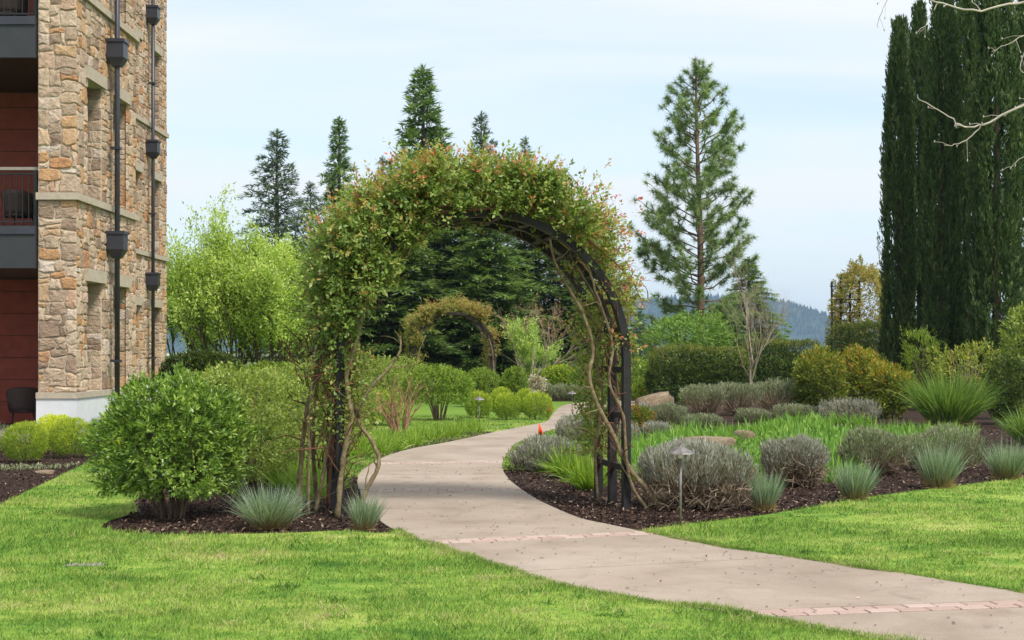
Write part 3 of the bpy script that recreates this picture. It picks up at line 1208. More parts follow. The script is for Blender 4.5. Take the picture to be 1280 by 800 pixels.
chair('brown wicker chair on the ground floor patio before the red wall', (-9.62, 28.0, .10), R(200))
chair('dark wicker chair behind the railing of the first balcony', (-9.5, 27.4, 3.885), R(170))
chair('dark wicker chair on the topmost balcony at the photo top', (-9.55, 27.2, 7.705), R(160))
tb = thing('patio_table', 'dark round planter beside the patio wicker chair', 'planter', (-10.28, 27.6, .10))
MB().lathe([(0, 0), (.20, 0), (.24, .1), (.29, .5), (.31, .52), (.27, .52), (.25, .48), (0, .47)], sides=18).build('pot', M['fascia'], tb)
tb.name = 'planter'

# ================================================================== arbors
AW, AD, AR, ASPR = 2.83, 1.04, 1.415, 1.53


def arch_profile(n=26, r=AR):
    pts = [(-r, -.1), (-r, .5), (-r, 1.0), (-r, ASPR)]
    for i in range(1, n):
        a = math.pi * (1 - i / n)
        pts.append((r * math.cos(a), ASPR + r * math.sin(a)))
    pts += [(r, ASPR), (r, 1.0), (r, .5), (r, -.1)]
    return pts


def hoop_mesh(v, r_in, r_out, w, name='hoop'):
    """flat-sided bent bar; radial thickness r_in..r_out, width w along the depth"""
    a, b_ = arch_profile(r=r_in), arch_profile(r=r_out)
    mb = MB()
    for (p, q) in zip(a, b_):
        mb.v += [(p[0], v - w / 2, p[1]), (q[0], v - w / 2, q[1]), (q[0], v + w / 2, q[1]), (p[0], v + w / 2, p[1])]
    for i in range(len(a) - 1):
        for k in range(4):
            k2 = (k + 1) % 4
            mb.f.append((4 * i + k, 4 * i + k2, 4 * i + 4 + k2, 4 * i + 4 + k))
            mb.s.append(False)
    return mb.mesh(name)


def arbor_frame(t, mat):
    for v in (0, .50, 1.02):
        mobj('hoop', hoop_mesh(v, AR - .005, AR + .072, .09), t, mat)
    bars = []
    for z in (.42, .95, 1.42):
        bars += [(-AR - .03, z, 0), (AR + .03, z, 0)]
    for k in range(1, 15):
        a = math.pi * k / 15
        bars.append(((AR + .03) * math.cos(a), ASPR + (AR + .03) * math.sin(a), math.pi / 2 - a))
    bm_ = MB().box((-.022, -.03, -.03), (.022, 1.05, .03)).mesh('cross_bar')
    bm_.materials.append(mat)
    for (u, z, a) in bars:
        o = mobj('cross_bar', bm_, t)
        o.location = (u, 0, z)
        o.rotation_euler = (0, a, 0)


def wander(rng_, pts, k=5, amp=.02):
    pts = [tuple(Vector(p) + Vector(rng_.normal(0, amp, 3))) for p in pts]
    q = catmull(pts, k)
    return [Vector(p) + Vector(rng_.normal(0, .0025, 3)) for p in q]


def poly_sample(rng_, poly, n):
    xs_, zs_ = [p[0] for p in poly], [p[1] for p in poly]
    U, Z = [], []
    t = 0
    while t < n:
        u, z = rng_.uniform(min(xs_), max(xs_), n * 3), rng_.uniform(min(zs_), max(zs_), n * 3)
        ok_ = in_poly(u, z, poly)
        U.append(u[ok_])
        Z.append(z[ok_])
        t += ok_.sum()
    return np.concatenate(U)[:n], np.concatenate(Z)[:n]


M['rose'] = leafmat('rose_leaf', [(0, (.045, .072, .018)), (.3, (.108, .165, .034)), (.52, (.195, .245, .062)), (.66, (.27, .235, .075)), (.80, (.30, .155, .065)), (1, (.33, .085, .045))], rough=.42, spec=.4, trans=.3, gain=1.75)
VINE = [(-1.54, 1.72), (-1.62, 2.1), (-1.64, 2.5), (-1.54, 2.86), (-1.22, 3.16), (-.86, 3.38), (-.25, 3.50), (.42, 3.44), (.96, 3.20), (1.28, 2.88), (1.46, 2.58), (1.54, 2.08), (1.52, 1.66),
        (1.46, 1.64), (1.46, 2.0), (1.36, 2.34), (1.08, 2.74), (.70, 3.02), (.1, 3.12), (-.46, 2.98), (-.80, 2.74), (-.96, 2.46), (-1.18, 2.20), (-1.34, 1.90), (-1.44, 1.68)]


def vine(t, rng_, n, leafL, fulltop=1.0, seed=1, mat=None):
    lv = Leaves()
    # clump centres give light and dark masses
    lf = lump_fn(rng_, 1, 3.2, 9)
    # leafy shoots in dense clumps, dark hollows between them
    nc = max(60, n // 34)
    cu_, czz = poly_sample(rng_, VINE, nc)
    cv_ = rng_.beta(.6, .8, nc) * 1.42 - .26
    ci = rng_.integers(0, nc, n * 2)
    g3 = rng_.normal(0, 1, (n * 2, 3)) * np.array([.088, .10, .085]) * rng_.uniform(.7, 1.5, nc)[ci][:, None]
    U, V, Z = cu_[ci] + g3[:, 0], cv_[ci] + g3[:, 1], czz[ci] + g3[:, 2]
    cout = nrm(g3)
    cu = 0
    ang = np.arctan2(Z - ASPR, U)
    P = np.stack([U, V, Z], 1)
    keep = lf(P * 2.1) + rng_.normal(0, .5, len(U)) > -.9
    thin = (U > 1.05) & (Z < 2.9)
    keep &= ~thin | (rng_.uniform(size=len(U)) < .40)
    cout = cout[keep][:n]
    P = P[keep][:n]
    n = len(P)
    O = np.stack([P[:, 0] - cu, (P[:, 1] - .5) * 1.7, P[:, 2] - 1.9], 1)
    O = nrm(O) * .6 + cout * .7 + rng_.normal(0, .3, (n, 3)) + np.array([0, -.2, .1])
    O = nrm(O)
    # shoots reach out past the mass
    sh = rng_.uniform(size=n) < .13
    P0 = P[sh].copy()
    P = P + O * np.where(sh, rng_.uniform(.05, .2, n), 0)[:, None]
    ss = Leaves()
    for sd_ in range(2):
        ss.blades(P0 - O[sh] * .22, P[sh] - P0 + O[sh] * .22, np.linalg.norm(P[sh] - P0 + O[sh] * .22, axis=1), .007 * leafL / .048, .02, rng_.uniform(0, 1, sh.sum()), 2, rng=rng_)
    ss.build('shoots', M['shoot'], t)
    P[:, 0] = np.minimum(P[:, 0], 1.58 + .06 * np.sin(P[:, 2] * 9))
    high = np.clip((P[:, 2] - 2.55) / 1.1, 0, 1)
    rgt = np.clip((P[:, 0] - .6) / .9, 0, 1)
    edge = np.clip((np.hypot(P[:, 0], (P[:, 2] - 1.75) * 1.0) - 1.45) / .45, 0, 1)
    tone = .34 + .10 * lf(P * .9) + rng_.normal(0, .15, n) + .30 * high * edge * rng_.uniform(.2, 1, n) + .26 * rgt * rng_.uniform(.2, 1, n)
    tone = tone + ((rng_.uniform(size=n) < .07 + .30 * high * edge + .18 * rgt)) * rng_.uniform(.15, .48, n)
    cluster(lv, rng_, P, O, 7, .095 * leafL / .05, leafL, leafL * .56, tone, .80, -.05, .14, .07)
    # sparse trails hanging on the legs
    m_ = max(40, n // 16)
    ml = m_ // 2
    pu = np.concatenate([rng_.normal(-1.52, .14, ml), rng_.normal(-1.30, .11, ml), rng_.normal(1.36, .1, m_)])
    pz = np.concatenate([rng_.uniform(.75, 1.6, ml), rng_.triangular(.6, 1.5, 1.7, ml), rng_.uniform(.5, 2.2, m_)])
    pv = np.concatenate([rng_.uniform(-.2, 1.2, ml), rng_.uniform(-.15, .4, ml), rng_.uniform(.55, 1.25, m_)])
    P2 = np.stack([pu, pv, pz], 1)
    cluster(lv, rng_, P2, nrm(rng_.normal(size=(len(P2), 3)) + np.array([0, -.6, .1])), 6, .09 * leafL / .04, leafL * .9, leafL * .55, rng_.uniform(.25, .62, len(P2)), .9, .1)
    lv.build('rose_foliage', mat or M['rose'], t)


rng = np.random.default_rng(21)
A0 = (-.256, 14.13)
arz = R(12.4)
arch = thing('rose_arbor', 'large dark arched arbor smothered in red-tipped climbing rose', 'arbor', (A0[0], A0[1], 0), arz, 'rose arbors')
arbor_frame(arch, M['iron'])
vine(arch, rng, 13500, .048)


def canes(t, sets, mat, sides=7, amp=.012):
    for pts, r0, r1 in sets:
        q = wander(rng, pts, 5, amp)
        n = len(q)
        fk = MB()
        for _ in range(max(3, n // 4)):      # thorny side shoots and forks
            j = int(rng.integers(2, n - 1))
            d = (q[j] - q[j - 1]).normalized() + Vector(rng.normal(0, .7, 3))
            e, p_ = [q[j]], q[j]
            for _k in range(4):
                d = (d.normalized() + Vector(rng.normal(0, .3, 3))).normalized()
                p_ = p_ + d * rng.uniform(.03, .09)
                e.append(p_)
            fk.tube(e, [r1 * .42, r1 * .36, r1 * .3, r1 * .22, r1 * .12], 5, False)
        fk.build('side_shoots', mat, t)['kind'] = 'stuff'
        MB().tube(q, [(r0 + (r1 - r0) * i / (n - 1)) * .78 * (1 + .14 * math.sin(i * 2.1 + r0 * 900)) for i in range(n)], sides).build('cane', mat, t)


canes(arch, [  # local: u across, v depth (front is negative), z up
    ([(-1.50, -.10, 0), (-1.46, -.09, .45), (-1.40, -.12, .75), (-1.36, -.10, 1.0), (-1.38, -.08, 1.35), (-1.28, -.10, 1.75), (-1.2, -.05, 2.1), (-1.0, .1, 2.5)], .036, .022),
    ([(-1.28, -.12, 0), (-1.22, -.16, .28), (-1.10, -.15, .52), (-1.12, -.10, .70), (-1.26, -.08, .88), (-1.30, -.05, 1.05)], .028, .026),
    ([(-1.30, -.05, .98), (-1.18, -.13, 1.22), (-.98, -.15, 1.45), (-.88, -.14, 1.62), (-.86, -.10, 1.78)], .022, .012),
    ([(-1.80, .35, 0), (-1.81, .35, .3), (-1.78, .3, .75), (-1.72, .25, 1.15), (-1.66, .2, 1.55), (-1.6, .2, 2.1), (-1.3, .3, 2.6)], .038, .022),
    ([(-1.72, .1, 0), (-1.74, .1, .5), (-1.71, .1, 1.0), (-1.66, .12, 1.6), (-1.55, .2, 2.2)], .022, .014),
    ([(-1.68, .2, 0), (-1.60, .15, .45), (-1.52, .1, .85), (-1.50, .05, 1.3), (-1.55, .1, 1.9)], .026, .018),
    ([(-1.62, .75, 0), (-1.66, .8, .6), (-1.60, .7, 1.3), (-1.5, .6, 2.0)], .03, .02),
    # right: a stout cane leaning in from the bed, then climbing
    ([(1.78, -.12, -.03), (1.62, -.12, .18), (1.44, -.08, .42), (1.30, -.05, .78), (1.14, -.03, 1.08), (1.06, 0, 1.35), (1.10, .02, 1.62), (1.0, .03, 1.95), (.86, .02, 2.25), (.74, .0, 2.5), (.66, .0, 2.72)], .036, .016),
    ([(1.66, -.10, .0), (1.52, -.10, .22), (1.40, -.12, .52), (1.38, -.10, .95), (1.24, -.10, 1.3), (1.3, -.06, 1.7), (1.15, -.05, 2.15), (1.02, -.02, 2.5)], .024, .014),
    ([(1.30, .5, .0), (1.26, .5, .6), (1.34, .4, 1.1), (1.2, .3, 1.6), (1.24, .2, 2.0), (.9, .2, 2.6)], .02, .012),
], M['cane'])
canes(arch, [
    ([(-1.45, .1, .9), (-1.38, .0, 1.4), (-1.30, -.05, 1.9), (-1.0, -.02, 2.3), (-.7, .1, 2.75)], .02, .012),
    ([(-1.55, .3, .1), (-1.48, .3, .9), (-1.40, .25, 1.5), (-1.32, .1, 2.1), (-.8, .2, 2.8), (-.2, .2, 3.05)], .022, .012),
    ([(-.75, -.08, 2.86), (-.4, -.12, 2.98), (0, -.1, 3.02), (.3, -.1, 3.06), (.7, -.1, 2.9)], .016, .01),
    ([(-.5, -.05, 3.0), (-.1, -.1, 3.08), (.2, -.13, 3.2), (.45, -.1, 3.1)], .013, .008),
    ([(1.0, -.05, 2.75), (1.3, -.08, 2.5), (1.5, -.05, 2.3), (1.62, -.02, 2.05)], .012, .006),
], M['cane_red'], amp=.02)
tw = MB()
for k in range(150):
    a = rng.uniform(.1, 3.0)
    r_ = AR + rng.uniform(.06, .35)
    p = Vector((r_ * math.cos(a), rng.uniform(-.15, 1.15), ASPR + r_ * math.sin(a)))
    q = [p]
    d = Vector(rng.normal(size=3)).normalized()
    for _ in range(4):
        d = (d + Vector(rng.normal(0, .4, 3))).normalized()
        q.append(q[-1] + d * rng.uniform(.06, .14))
    tw.tube(q, [.006, .005, .004, .003, .002], 4, False)
for k in range(170):
    p = Vector((rng.normal(-1.5, .13), rng.uniform(-.1, 1.0), rng.uniform(.3, 2.2)))
    q = [p]
    d = Vector((rng.normal(0, .4), rng.normal(0, .4), 1)).normalized()
    for _ in range(5):
        d = (d + Vector(rng.normal(0, .3, 3))).normalized()
        q.append(q[-1] + d * rng.uniform(.05, .13))
    tw.tube(q, [.008, .007, .006, .005, .004, .003], 4, False)
for k in range(46):
    p = Vector((rng.normal(1.36, .06), rng.uniform(-.1, 1.0), rng.uniform(.3, 2.0)))
    q = [p]
    d = Vector((rng.normal(0, .3), rng.normal(0, .4), 1)).normalized()
    for _ in range(5):
        d = (d + Vector(rng.normal(0, .3, 3))).normalized()
        q.append(q[-1] + d * rng.uniform(.05, .13))
    tw.tube(q, [.008, .007, .006, .005, .004, .003], 4, False)
o = tw.build('twig_tangle', M['cane_red'], arch)
o['kind'] = 'stuff'

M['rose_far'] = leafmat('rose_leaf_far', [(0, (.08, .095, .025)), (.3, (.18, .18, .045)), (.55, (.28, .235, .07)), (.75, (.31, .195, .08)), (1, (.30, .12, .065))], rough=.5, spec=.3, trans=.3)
arch2 = thing('rose_arbor', 'smaller looking further rose arbor beyond the round clipped shrubs', 'arbor', (-2.02, 50.5, 0), R(14), 'rose arbors')
arbor_frame(arch2, M['iron_far'])
vine(arch2, np.random.default_rng(22), 4200, .055, mat=M['rose_far'])
canes(arch2, [([(-1.5, -.1, 0), (-1.42, -.1, .8), (-1.36, -.1, 1.5), (-1.1, -.1, 2.2)], .05, .03), ([(1.5, -.08, 0), (1.40, -.08, .9), (1.34, -.08, 1.6), (1.2, -.06, 2.1)], .05, .03),
              ([(1.3, .3, 0), (1.33, .3, .9), (1.24, .3, 1.6), (1.0, .3, 2.3)], .05, .03)], M['cane'])

# ================================================================== shrubs
M['glossy'] = leafmat('glossy_shrub_leaf', [(0, (.032, .066, .012)), (.45, (.088, .150, .022)), (.75, (.165, .240, .038)), (1, (.30, .37, .08))], rough=.34, spec=.5, trans=.22, gain=1.7)
M['pale'] = leafmat('pale_shrub_leaf', [(0, (.085, .130, .024)), (.5, (.190, .240, .050)), (1, (.35, .39, .11))], rough=.45, spec=.35, gain=1.45)
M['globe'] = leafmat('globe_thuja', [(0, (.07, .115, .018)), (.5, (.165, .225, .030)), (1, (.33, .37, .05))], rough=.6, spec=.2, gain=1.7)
M['gold'] = leafmat('golden_foliage', [(0, (.22, .29, .020)), (.5, (.38, .42, .022)), (1, (.56, .54, .04))], rough=.6, spec=.2)
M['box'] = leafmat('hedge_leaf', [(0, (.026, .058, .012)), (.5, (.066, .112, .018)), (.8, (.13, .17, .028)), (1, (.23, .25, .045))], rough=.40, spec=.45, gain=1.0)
M['boxy'] = leafmat('hedge_new_leaf', [(0, (.05, .095, .013)), (.5, (.13, .195, .025)), (1, (.25, .29, .05))], rough=.45, spec=.35)
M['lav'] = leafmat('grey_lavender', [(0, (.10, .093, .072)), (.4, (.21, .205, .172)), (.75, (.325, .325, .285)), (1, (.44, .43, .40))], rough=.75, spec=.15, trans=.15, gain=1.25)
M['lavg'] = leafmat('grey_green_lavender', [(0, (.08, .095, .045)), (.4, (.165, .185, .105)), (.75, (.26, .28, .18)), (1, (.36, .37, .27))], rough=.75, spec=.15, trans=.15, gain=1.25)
M['nandina'] = leafmat('nandina_leaf', [(0, (.055, .080, .014)), (.35, (.125, .160, .022)), (.6, (.26, .27, .035)), (.8, (.38, .24, .04)), (1, (.38, .10, .03))], rough=.45, spec=.3, gain=1.35)
M['fescue'] = leafmat('blue_oat_grass', [(0, (.085, .135, .075)), (.5, (.185, .255, .175)), (1, (.36, .41, .31))], along=(.10, .50, (.30, .225, .115)), rough=.55, spec=.25, trans=.3, gain=1.3)
M['daylily'] = leafmat('daylily_leaf', [(0, (.10, .19, .020)), (.5, (.195, .315, .035)), (1, (.34, .44, .08))], rough=.42, spec=.35, trans=.35, gain=1.15)
M['bulb'] = leafmat('bulb_leaf', [(0, (.055, .14, .022)), (.5, (.125, .245, .040)), (1, (.28, .40, .10))], rough=.42, spec=.35, trans=.35, gain=1.35)
M['silver'] = leafmat('silvergrass', [(0, (.06, .13, .022)), (.5, (.12, .215, .040)), (1, (.27, .34, .10))], along=(.0, .2, (.24, .20, .10)), rough=.5, spec=.25, trans=.35, gain=1.2)


def stems(t, rng_, n, r, h, mat, rad=.014, spread=.5):
    mb = MB()
    for k in range(n):
        a = rng_.uniform(0, 6.28)
        b0 = Vector((math.cos(a), math.sin(a), 0)) * r * rng_.uniform(.05, .25)
        tp = Vector((math.cos(a), math.sin(a), 0)) * r * rng_.uniform(.3, 1) * spread * 1.6 + Vector((0, 0, h * rng_.uniform(.55, .9)))
        md = (b0 + tp) * .5 + Vector((*(rng_.normal(0, .08 * r, 2)), .05 * h))
        mb.tube([b0 - Vector((0, 0, .03)), b0.lerp(md, .5), md, tp], [rad, rad * .85, rad * .65, rad * .3], 5, False)
    return mb.build('stems', mat, t)


SEED = [100]


def shrub(name, label, cat, loc, rx, ry, h, mat, leaf, n, group=None, cz=.5, p=2.4, lump=.07, freq=3.0, zmin=.05, k=6, stem=None, tone=None, spread=.9, up=.25,
          wl_=.5, fill=.35, stm=7, rz=0.0, smat=None, toneup=0.0):
    SEED[0] += 1
    if 'hedge' in name:
        fill, leaf = 1.5, leaf * 1.12
    elif loc[1] > 28 and 'globe' not in name:
        n, leaf = int(n * .75), leaf * 1.14
    r_ = np.random.default_rng(SEED[0])
    t = thing(name, label, cat, (loc[0], loc[1], 0), rz, group)
    lv = Leaves()
    P, O = blob(r_, n, rx, ry, h, cz, p, lump, freq, zmin)
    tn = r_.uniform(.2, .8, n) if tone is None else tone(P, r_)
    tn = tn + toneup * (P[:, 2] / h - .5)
    cluster(lv, r_, P, nrm(O + np.array([0, 0, .25])), k, stem or leaf * 1.6, leaf, leaf * wl_, tn, spread, up)
    if fill:
        P2, O2 = blob(r_, int(n * fill * .7), rx, ry, h, cz, p, lump, freq, zmin, inner=.45)
        cluster(lv, r_, P2, O2, k, leaf * 1.6, leaf, leaf * wl_, r_.uniform(.1, .6, len(P2)), 1.0, up)
    lv.build('foliage', mat, t)
    if stm:
        stems(t, r_, stm, min(rx, ry), h, smat or M['bark'], rad=max(.008, min(rx, ry) * .028))
    return t


# --- left of the path
shrub('rounded_shrub', 'big rounded glossy green shrub on the left bed edge', 'shrub', (-3.28, 13.75), .69, .67, 1.36, M['glossy'], .058, 2300, cz=.58, p=2.2, lump=.11, freq=6.0, zmin=.22, k=8, stem=.075, wl_=.42,
      spread=.85, up=.15, fill=.35, stm=16)
shrub('rounded_shrub', 'paler yellow-green shrub directly behind the big glossy shrub', 'shrub', (-3.32, 17.2), .84, .72, 1.40, M['pale'], .044, 2400, cz=.5, p=2.9, lump=.07, freq=3.5, k=7, wl_=.55, stm=8, up=.1)
shrub('rounded_shrub', 'pale clipped shrub between the arbor leg and the yellow-green shrub', 'shrub', (-2.98, 19.8), .86, .75, 1.40, M['pale'], .046, 2000, cz=.5, p=2.9, lump=.08, k=6, wl_=.55, stm=4, up=.1)
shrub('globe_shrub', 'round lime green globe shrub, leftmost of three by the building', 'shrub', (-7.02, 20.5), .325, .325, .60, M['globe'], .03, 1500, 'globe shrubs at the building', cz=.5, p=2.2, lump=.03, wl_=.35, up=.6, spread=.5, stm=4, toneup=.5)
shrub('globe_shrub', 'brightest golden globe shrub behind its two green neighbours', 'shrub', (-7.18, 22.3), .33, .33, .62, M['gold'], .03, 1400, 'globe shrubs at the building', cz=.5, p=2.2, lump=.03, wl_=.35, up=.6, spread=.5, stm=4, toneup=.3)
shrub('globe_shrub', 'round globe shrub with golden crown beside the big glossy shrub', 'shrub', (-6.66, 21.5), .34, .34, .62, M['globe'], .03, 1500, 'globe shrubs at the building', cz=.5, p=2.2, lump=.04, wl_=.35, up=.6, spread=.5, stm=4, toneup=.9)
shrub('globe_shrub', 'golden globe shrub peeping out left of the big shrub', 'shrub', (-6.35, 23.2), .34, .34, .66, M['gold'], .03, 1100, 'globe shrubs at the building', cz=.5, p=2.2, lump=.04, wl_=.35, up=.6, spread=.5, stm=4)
for i, (x, y, r_, lab) in enumerate([(-8.25, 22.6, .42, 'grey-green lavender at the left photo edge'), (-7.75, 24.3, .38, 'small grey lavender below the patio wicker chair'), (-7.05, 24.7, .35, 'small grey lavender against the pale plinth')]):
    shrub('lavender', lab, 'lavender', (x, y), r_, r_ * .8, .46, M['lavg'], .05, 600, 'lavender at the building', cz=.4, p=2.3, k=6, wl_=.14, up=.9, spread=.5, stm=6, smat=M['twig'])
# low ground cover and edging stones in the left bed
lv = Leaves()
x, y = scatter([(-7.6, 17.3), (-6.1, 19.2), (-5.9, 20.1), (-8.4, 19.3)], 260, rng)
P = np.stack([x, y, np.full(len(x), .03)], 1)
ok = zl(P * 1.7) > .05
P = P[ok]
cluster(lv, rng, P, np.tile([0, 0, 1.0], (len(P), 1)), 8, .04, .035, .018, rng.uniform(.2, .8, len(P)), 1.2, .2)
tag(lv.build('ground_cover', M['lavg']), 'low grey-green ground cover creeping over the left bed', 'ground cover', kind='stuff')


def rock(name, label, loc, sx, sy, sz, seed, flat=.6, rz=0.0, group=None):
    r_ = np.random.default_rng(seed)
    nu, nv_ = 13, 8
    V = []
    lf = lump_fn(r_, .16, 2.2, 8)
    lf2 = lump_fn(r_, .09, 6, 8)
    for j in range(nv_ + 1):
        th = math.pi * j / nv_
        for i in range(nu):
            ph = 2 * math.pi * i / nu
            V.append((math.sin(th) * math.cos(ph), math.sin(th) * math.sin(ph), math.cos(th)))
    V = np.array(V)
    rr = 1.0 / (np.abs(V) ** 3.2).sum(1) ** (1 / 3.2)
    rr = rr * (1 + lf(V) + lf2(V))
    V = V * rr[:, None]
    V[:, 2] = np.where(V[:, 2] > flat, flat + (V[:, 2] - flat) * .35, V[:, 2])
    V = V * np.array([sx, sy, sz])
    Fc = []
    for j in range(nv_):
        for i in range(nu):
            Fc.append((j * nu + i, (j + 1) * nu + i, (j + 1) * nu + (i + 1) % nu, j * nu + (i + 1) % nu))
    o = mobj(name, np_mesh(name, V, np.array(Fc), smooth=False), None, M['rock'])
    o.location = (loc[0], loc[1], sz * .25)
    o.rotation_euler = (0, 0, rz)
    return tag(o, label, 'rock', group)


rock('edging_stone', 'small pale flat stone at the left bed edge', G(57, 592), .13, .10, .05, 31)


def tuft(name, label, cat, loc, r, h, mat, n, W, group=None, droop=(.15, .7), lean=.55, seg=4, tone=None):
    SEED[0] += 1
    r_ = np.random.default_rng(SEED[0])
    t = thing(name, label, cat, (loc[0], loc[1], 0), 0, group)
    lv = Leaves()
    a = r_.uniform(0, 6.28, n)
    q = np.sqrt(r_.uniform(0, 1, n))
    b0 = np.stack([np.cos(a) * q * r * .36, np.sin(a) * q * r * .36, np.zeros(n)], 1)
    ln = q * lean * r / h * 1.35 + np.abs(r_.normal(0, .10, n))
    a2 = a + r_.normal(0, .7, n)
    D = np.stack([np.cos(a2) * ln + .06, np.sin(a2) * ln, np.ones(n)], 1) + r_.normal(0, .07, (n, 3))
    L = h * (r_.uniform(.45, 1.0, n) + .28 * (r_.uniform(size=n) < .12)) * np.sqrt(1 + ln ** 2) * 1.02
    lv.blades(b0, D, L, W * r_.uniform(.7, 1.3, n), r_.uniform(*droop, n) * np.clip(ln, .1, 1.2), r_.uniform(0, 1, n) if tone is None else tone(r_, n), seg, rng=r_)
    lv.build('blades', mat, t)
    dead = Leaves()
    m_ = n // 2
    a = r_.uniform(0, 6.28, m_)
    D = np.stack([np.cos(a) * 1.0, np.sin(a) * 1.0, r_.uniform(.2, 1.6, m_)], 1)
    dead.blades(np.stack([np.cos(a) * r * .15, np.sin(a) * r * .15, np.zeros(m_)], 1), D, h * r_.uniform(.15, .42, m_), W, r_.uniform(.1, .5, m_), r_.uniform(0, 1, m_), 3, rng=r_)
    dead.build('dry_thatch', M['thatch'], t)
    return t


M['thatch'] = leafmat('dry_thatch', [(0, (.16, .11, .055)), (1, (.40, .30, .17))], rough=.8, spec=.1)
FG = 'blue oat grass tufts along the lawn edges'
tuft('blue_oat_grass', 'blue-grey grass tuft between the big shrub and arbor leg', 'ornamental grass', G(337, 662), .36, .47, M['fescue'], 1500, .0055, FG, lean=.62)
tuft('blue_oat_grass', 'small blue-grey grass tuft at the left path edge below the arbor', 'ornamental grass', G(455, 663), .20, .37, M['fescue'], 750, .005, FG, lean=.5)
tuft('blue_oat_grass', 'small blue-grey grass tuft beside the large grey bush near the path light', 'ornamental grass', G(955, 639), .22, .44, M['fescue'], 900, .0055, FG, lean=.38)
tuft('blue_oat_grass', 'greener grass tuft with wide brown base, second along the right lawn', 'ornamental grass', G(1068, 626), .29, .48, M['fescue'], 1100, .006, FG, lean=.42)
tuft('blue_oat_grass', 'tall blue-grey grass tuft with straw base, third along the right lawn', 'ornamental grass', G(1173, 611), .33, .60, M['fescue'], 1200, .006, FG, lean=.42)
tuft('blue_oat_grass', 'blue-grey grass tuft at the right photo edge by the lawn', 'ornamental grass', G(1258, 600), .36, .56, M['fescue'], 1200, .006, FG, lean=.52)


# --- lavender / santolina mounds: grey tips over brown twigs
def lavender(label, loc, rx, ry, h, n, mat=None, cz=.42, p=2.6, group='grey lavender mounds of the garden', twigs=160, sp=.055, rz=0.0, zmin=.1):
    SEED[0] += 1
    r_ = np.random.default_rng(SEED[0])
    t = thing('lavender', label, 'lavender', (loc[0], loc[1], 0), rz, group)
    lv = Leaves()
    h = h * .94
    P, O = blob(r_, n, rx, ry, h, cz, p, .10, 3.8, zmin)
    tn = r_.uniform(.1, .75, n) + .30 * (P[:, 2] / h - .5)  # paler with height: sunlit mound tops put into the leaf tone
    cut = lump_fn(r_, .13 * h, 7.0 / max(rx, .3), 8)(P * np.array([1, 1, .3]))
    kp = P[:, 2] > zmin + cut + r_.normal(0, .05 * h, n)
    P, O, tn = P[kp], O[kp], tn[kp]
    U = nrm(O * .55 + np.array([0, 0, .75]) + r_.normal(0, .16, O.shape))
    cluster(lv, r_, P, U, 7, sp * 1.3, sp, sp * .19, tn, .42, .35, .1, .12)
    P2, O2 = blob(r_, n // 3, rx, ry, h, cz, p, .07, 3.4, zmin, inner=.6)
    cluster(lv, r_, P2, nrm(O2 * .5 + np.array([0, 0, .8])), 5, sp * 1.3, sp, sp * .15, r_.uniform(0, .5, len(P2)), .5, .35, .1)
    lv.build('foliage', mat or M['lav'], t)
    tg = Leaves()
    P3, O3 = blob(r_, twigs, rx * .97, ry * .97, h * .96, cz, p, .05, 3, .04)
    b0 = P3 * np.array([.18, .18, 0])
    d = P3 - b0
    Ld = np.linalg.norm(d, axis=1)
    tg.blades(b0, d + np.array([0, 0, .06]), Ld, .011, .06, r_.uniform(0, 1, len(P3)), 3, rng=r_)
    P4, O4 = blob(r_, twigs * 2, rx, ry, h * .95, cz, p, .10, 3.8, .02)
    low = P4[:, 2] < max(zmin, .25 * h) + .22 * h
    P4, O4 = P4[low] * np.array([.95, .95, 1]), O4[low]
    D4 = O4 * .4 + np.array([0, 0, .6]) + r_.normal(0, .55, P4.shape)
    tg.blades(P4 - nrm(D4) * .05, D4, r_.uniform(.07, .2, len(P4)), .0065, r_.uniform(-.1, .3, len(P4)), r_.uniform(.1, 1, len(P4)), 3, rng=r_)
    # bare lower twigs curving out at the skirt
    m_ = twigs // 2
    a = r_.uniform(0, 6.28, m_)
    b1 = np.stack([np.cos(a) * rx * .35, np.sin(a) * ry * .35, np.full(m_, .01)], 1)
    D = np.stack([np.cos(a) * rx, np.sin(a) * ry, r_.uniform(.15, .9, m_) * h], 1) + r_.normal(0, .12 * rx, (m_, 3))
    tg.blades(b1, D, np.linalg.norm(D, axis=1) * r_.uniform(.45, .72, m_), .009, r_.uniform(-.12, .1, m_), r_.uniform(0, 1, m_), 3, rng=r_)
    tg.build('twigs', M['lavtwig'], t)
    return t


M['lavtwig'] = leafmat('lavender_twig', [(0, (.07, .048, .034)), (.5, (.20, .145, .10)), (1, (.42, .33, .24))], rough=.9, spec=.1, trans=.05, gain=1.0)
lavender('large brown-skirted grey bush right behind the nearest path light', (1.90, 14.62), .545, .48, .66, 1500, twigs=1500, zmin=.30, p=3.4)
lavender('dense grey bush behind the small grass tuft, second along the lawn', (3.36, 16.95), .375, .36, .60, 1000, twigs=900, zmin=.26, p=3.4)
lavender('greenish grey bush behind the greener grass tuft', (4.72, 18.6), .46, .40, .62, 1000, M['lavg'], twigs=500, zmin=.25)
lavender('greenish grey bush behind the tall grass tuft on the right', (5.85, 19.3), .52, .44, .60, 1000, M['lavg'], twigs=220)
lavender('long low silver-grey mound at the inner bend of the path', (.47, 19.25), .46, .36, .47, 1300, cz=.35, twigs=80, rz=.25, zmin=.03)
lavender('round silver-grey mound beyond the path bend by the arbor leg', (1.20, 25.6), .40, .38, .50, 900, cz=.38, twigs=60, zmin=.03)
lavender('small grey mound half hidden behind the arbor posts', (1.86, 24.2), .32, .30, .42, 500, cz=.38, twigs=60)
G2 = 'grey lavender mounds of the garden'
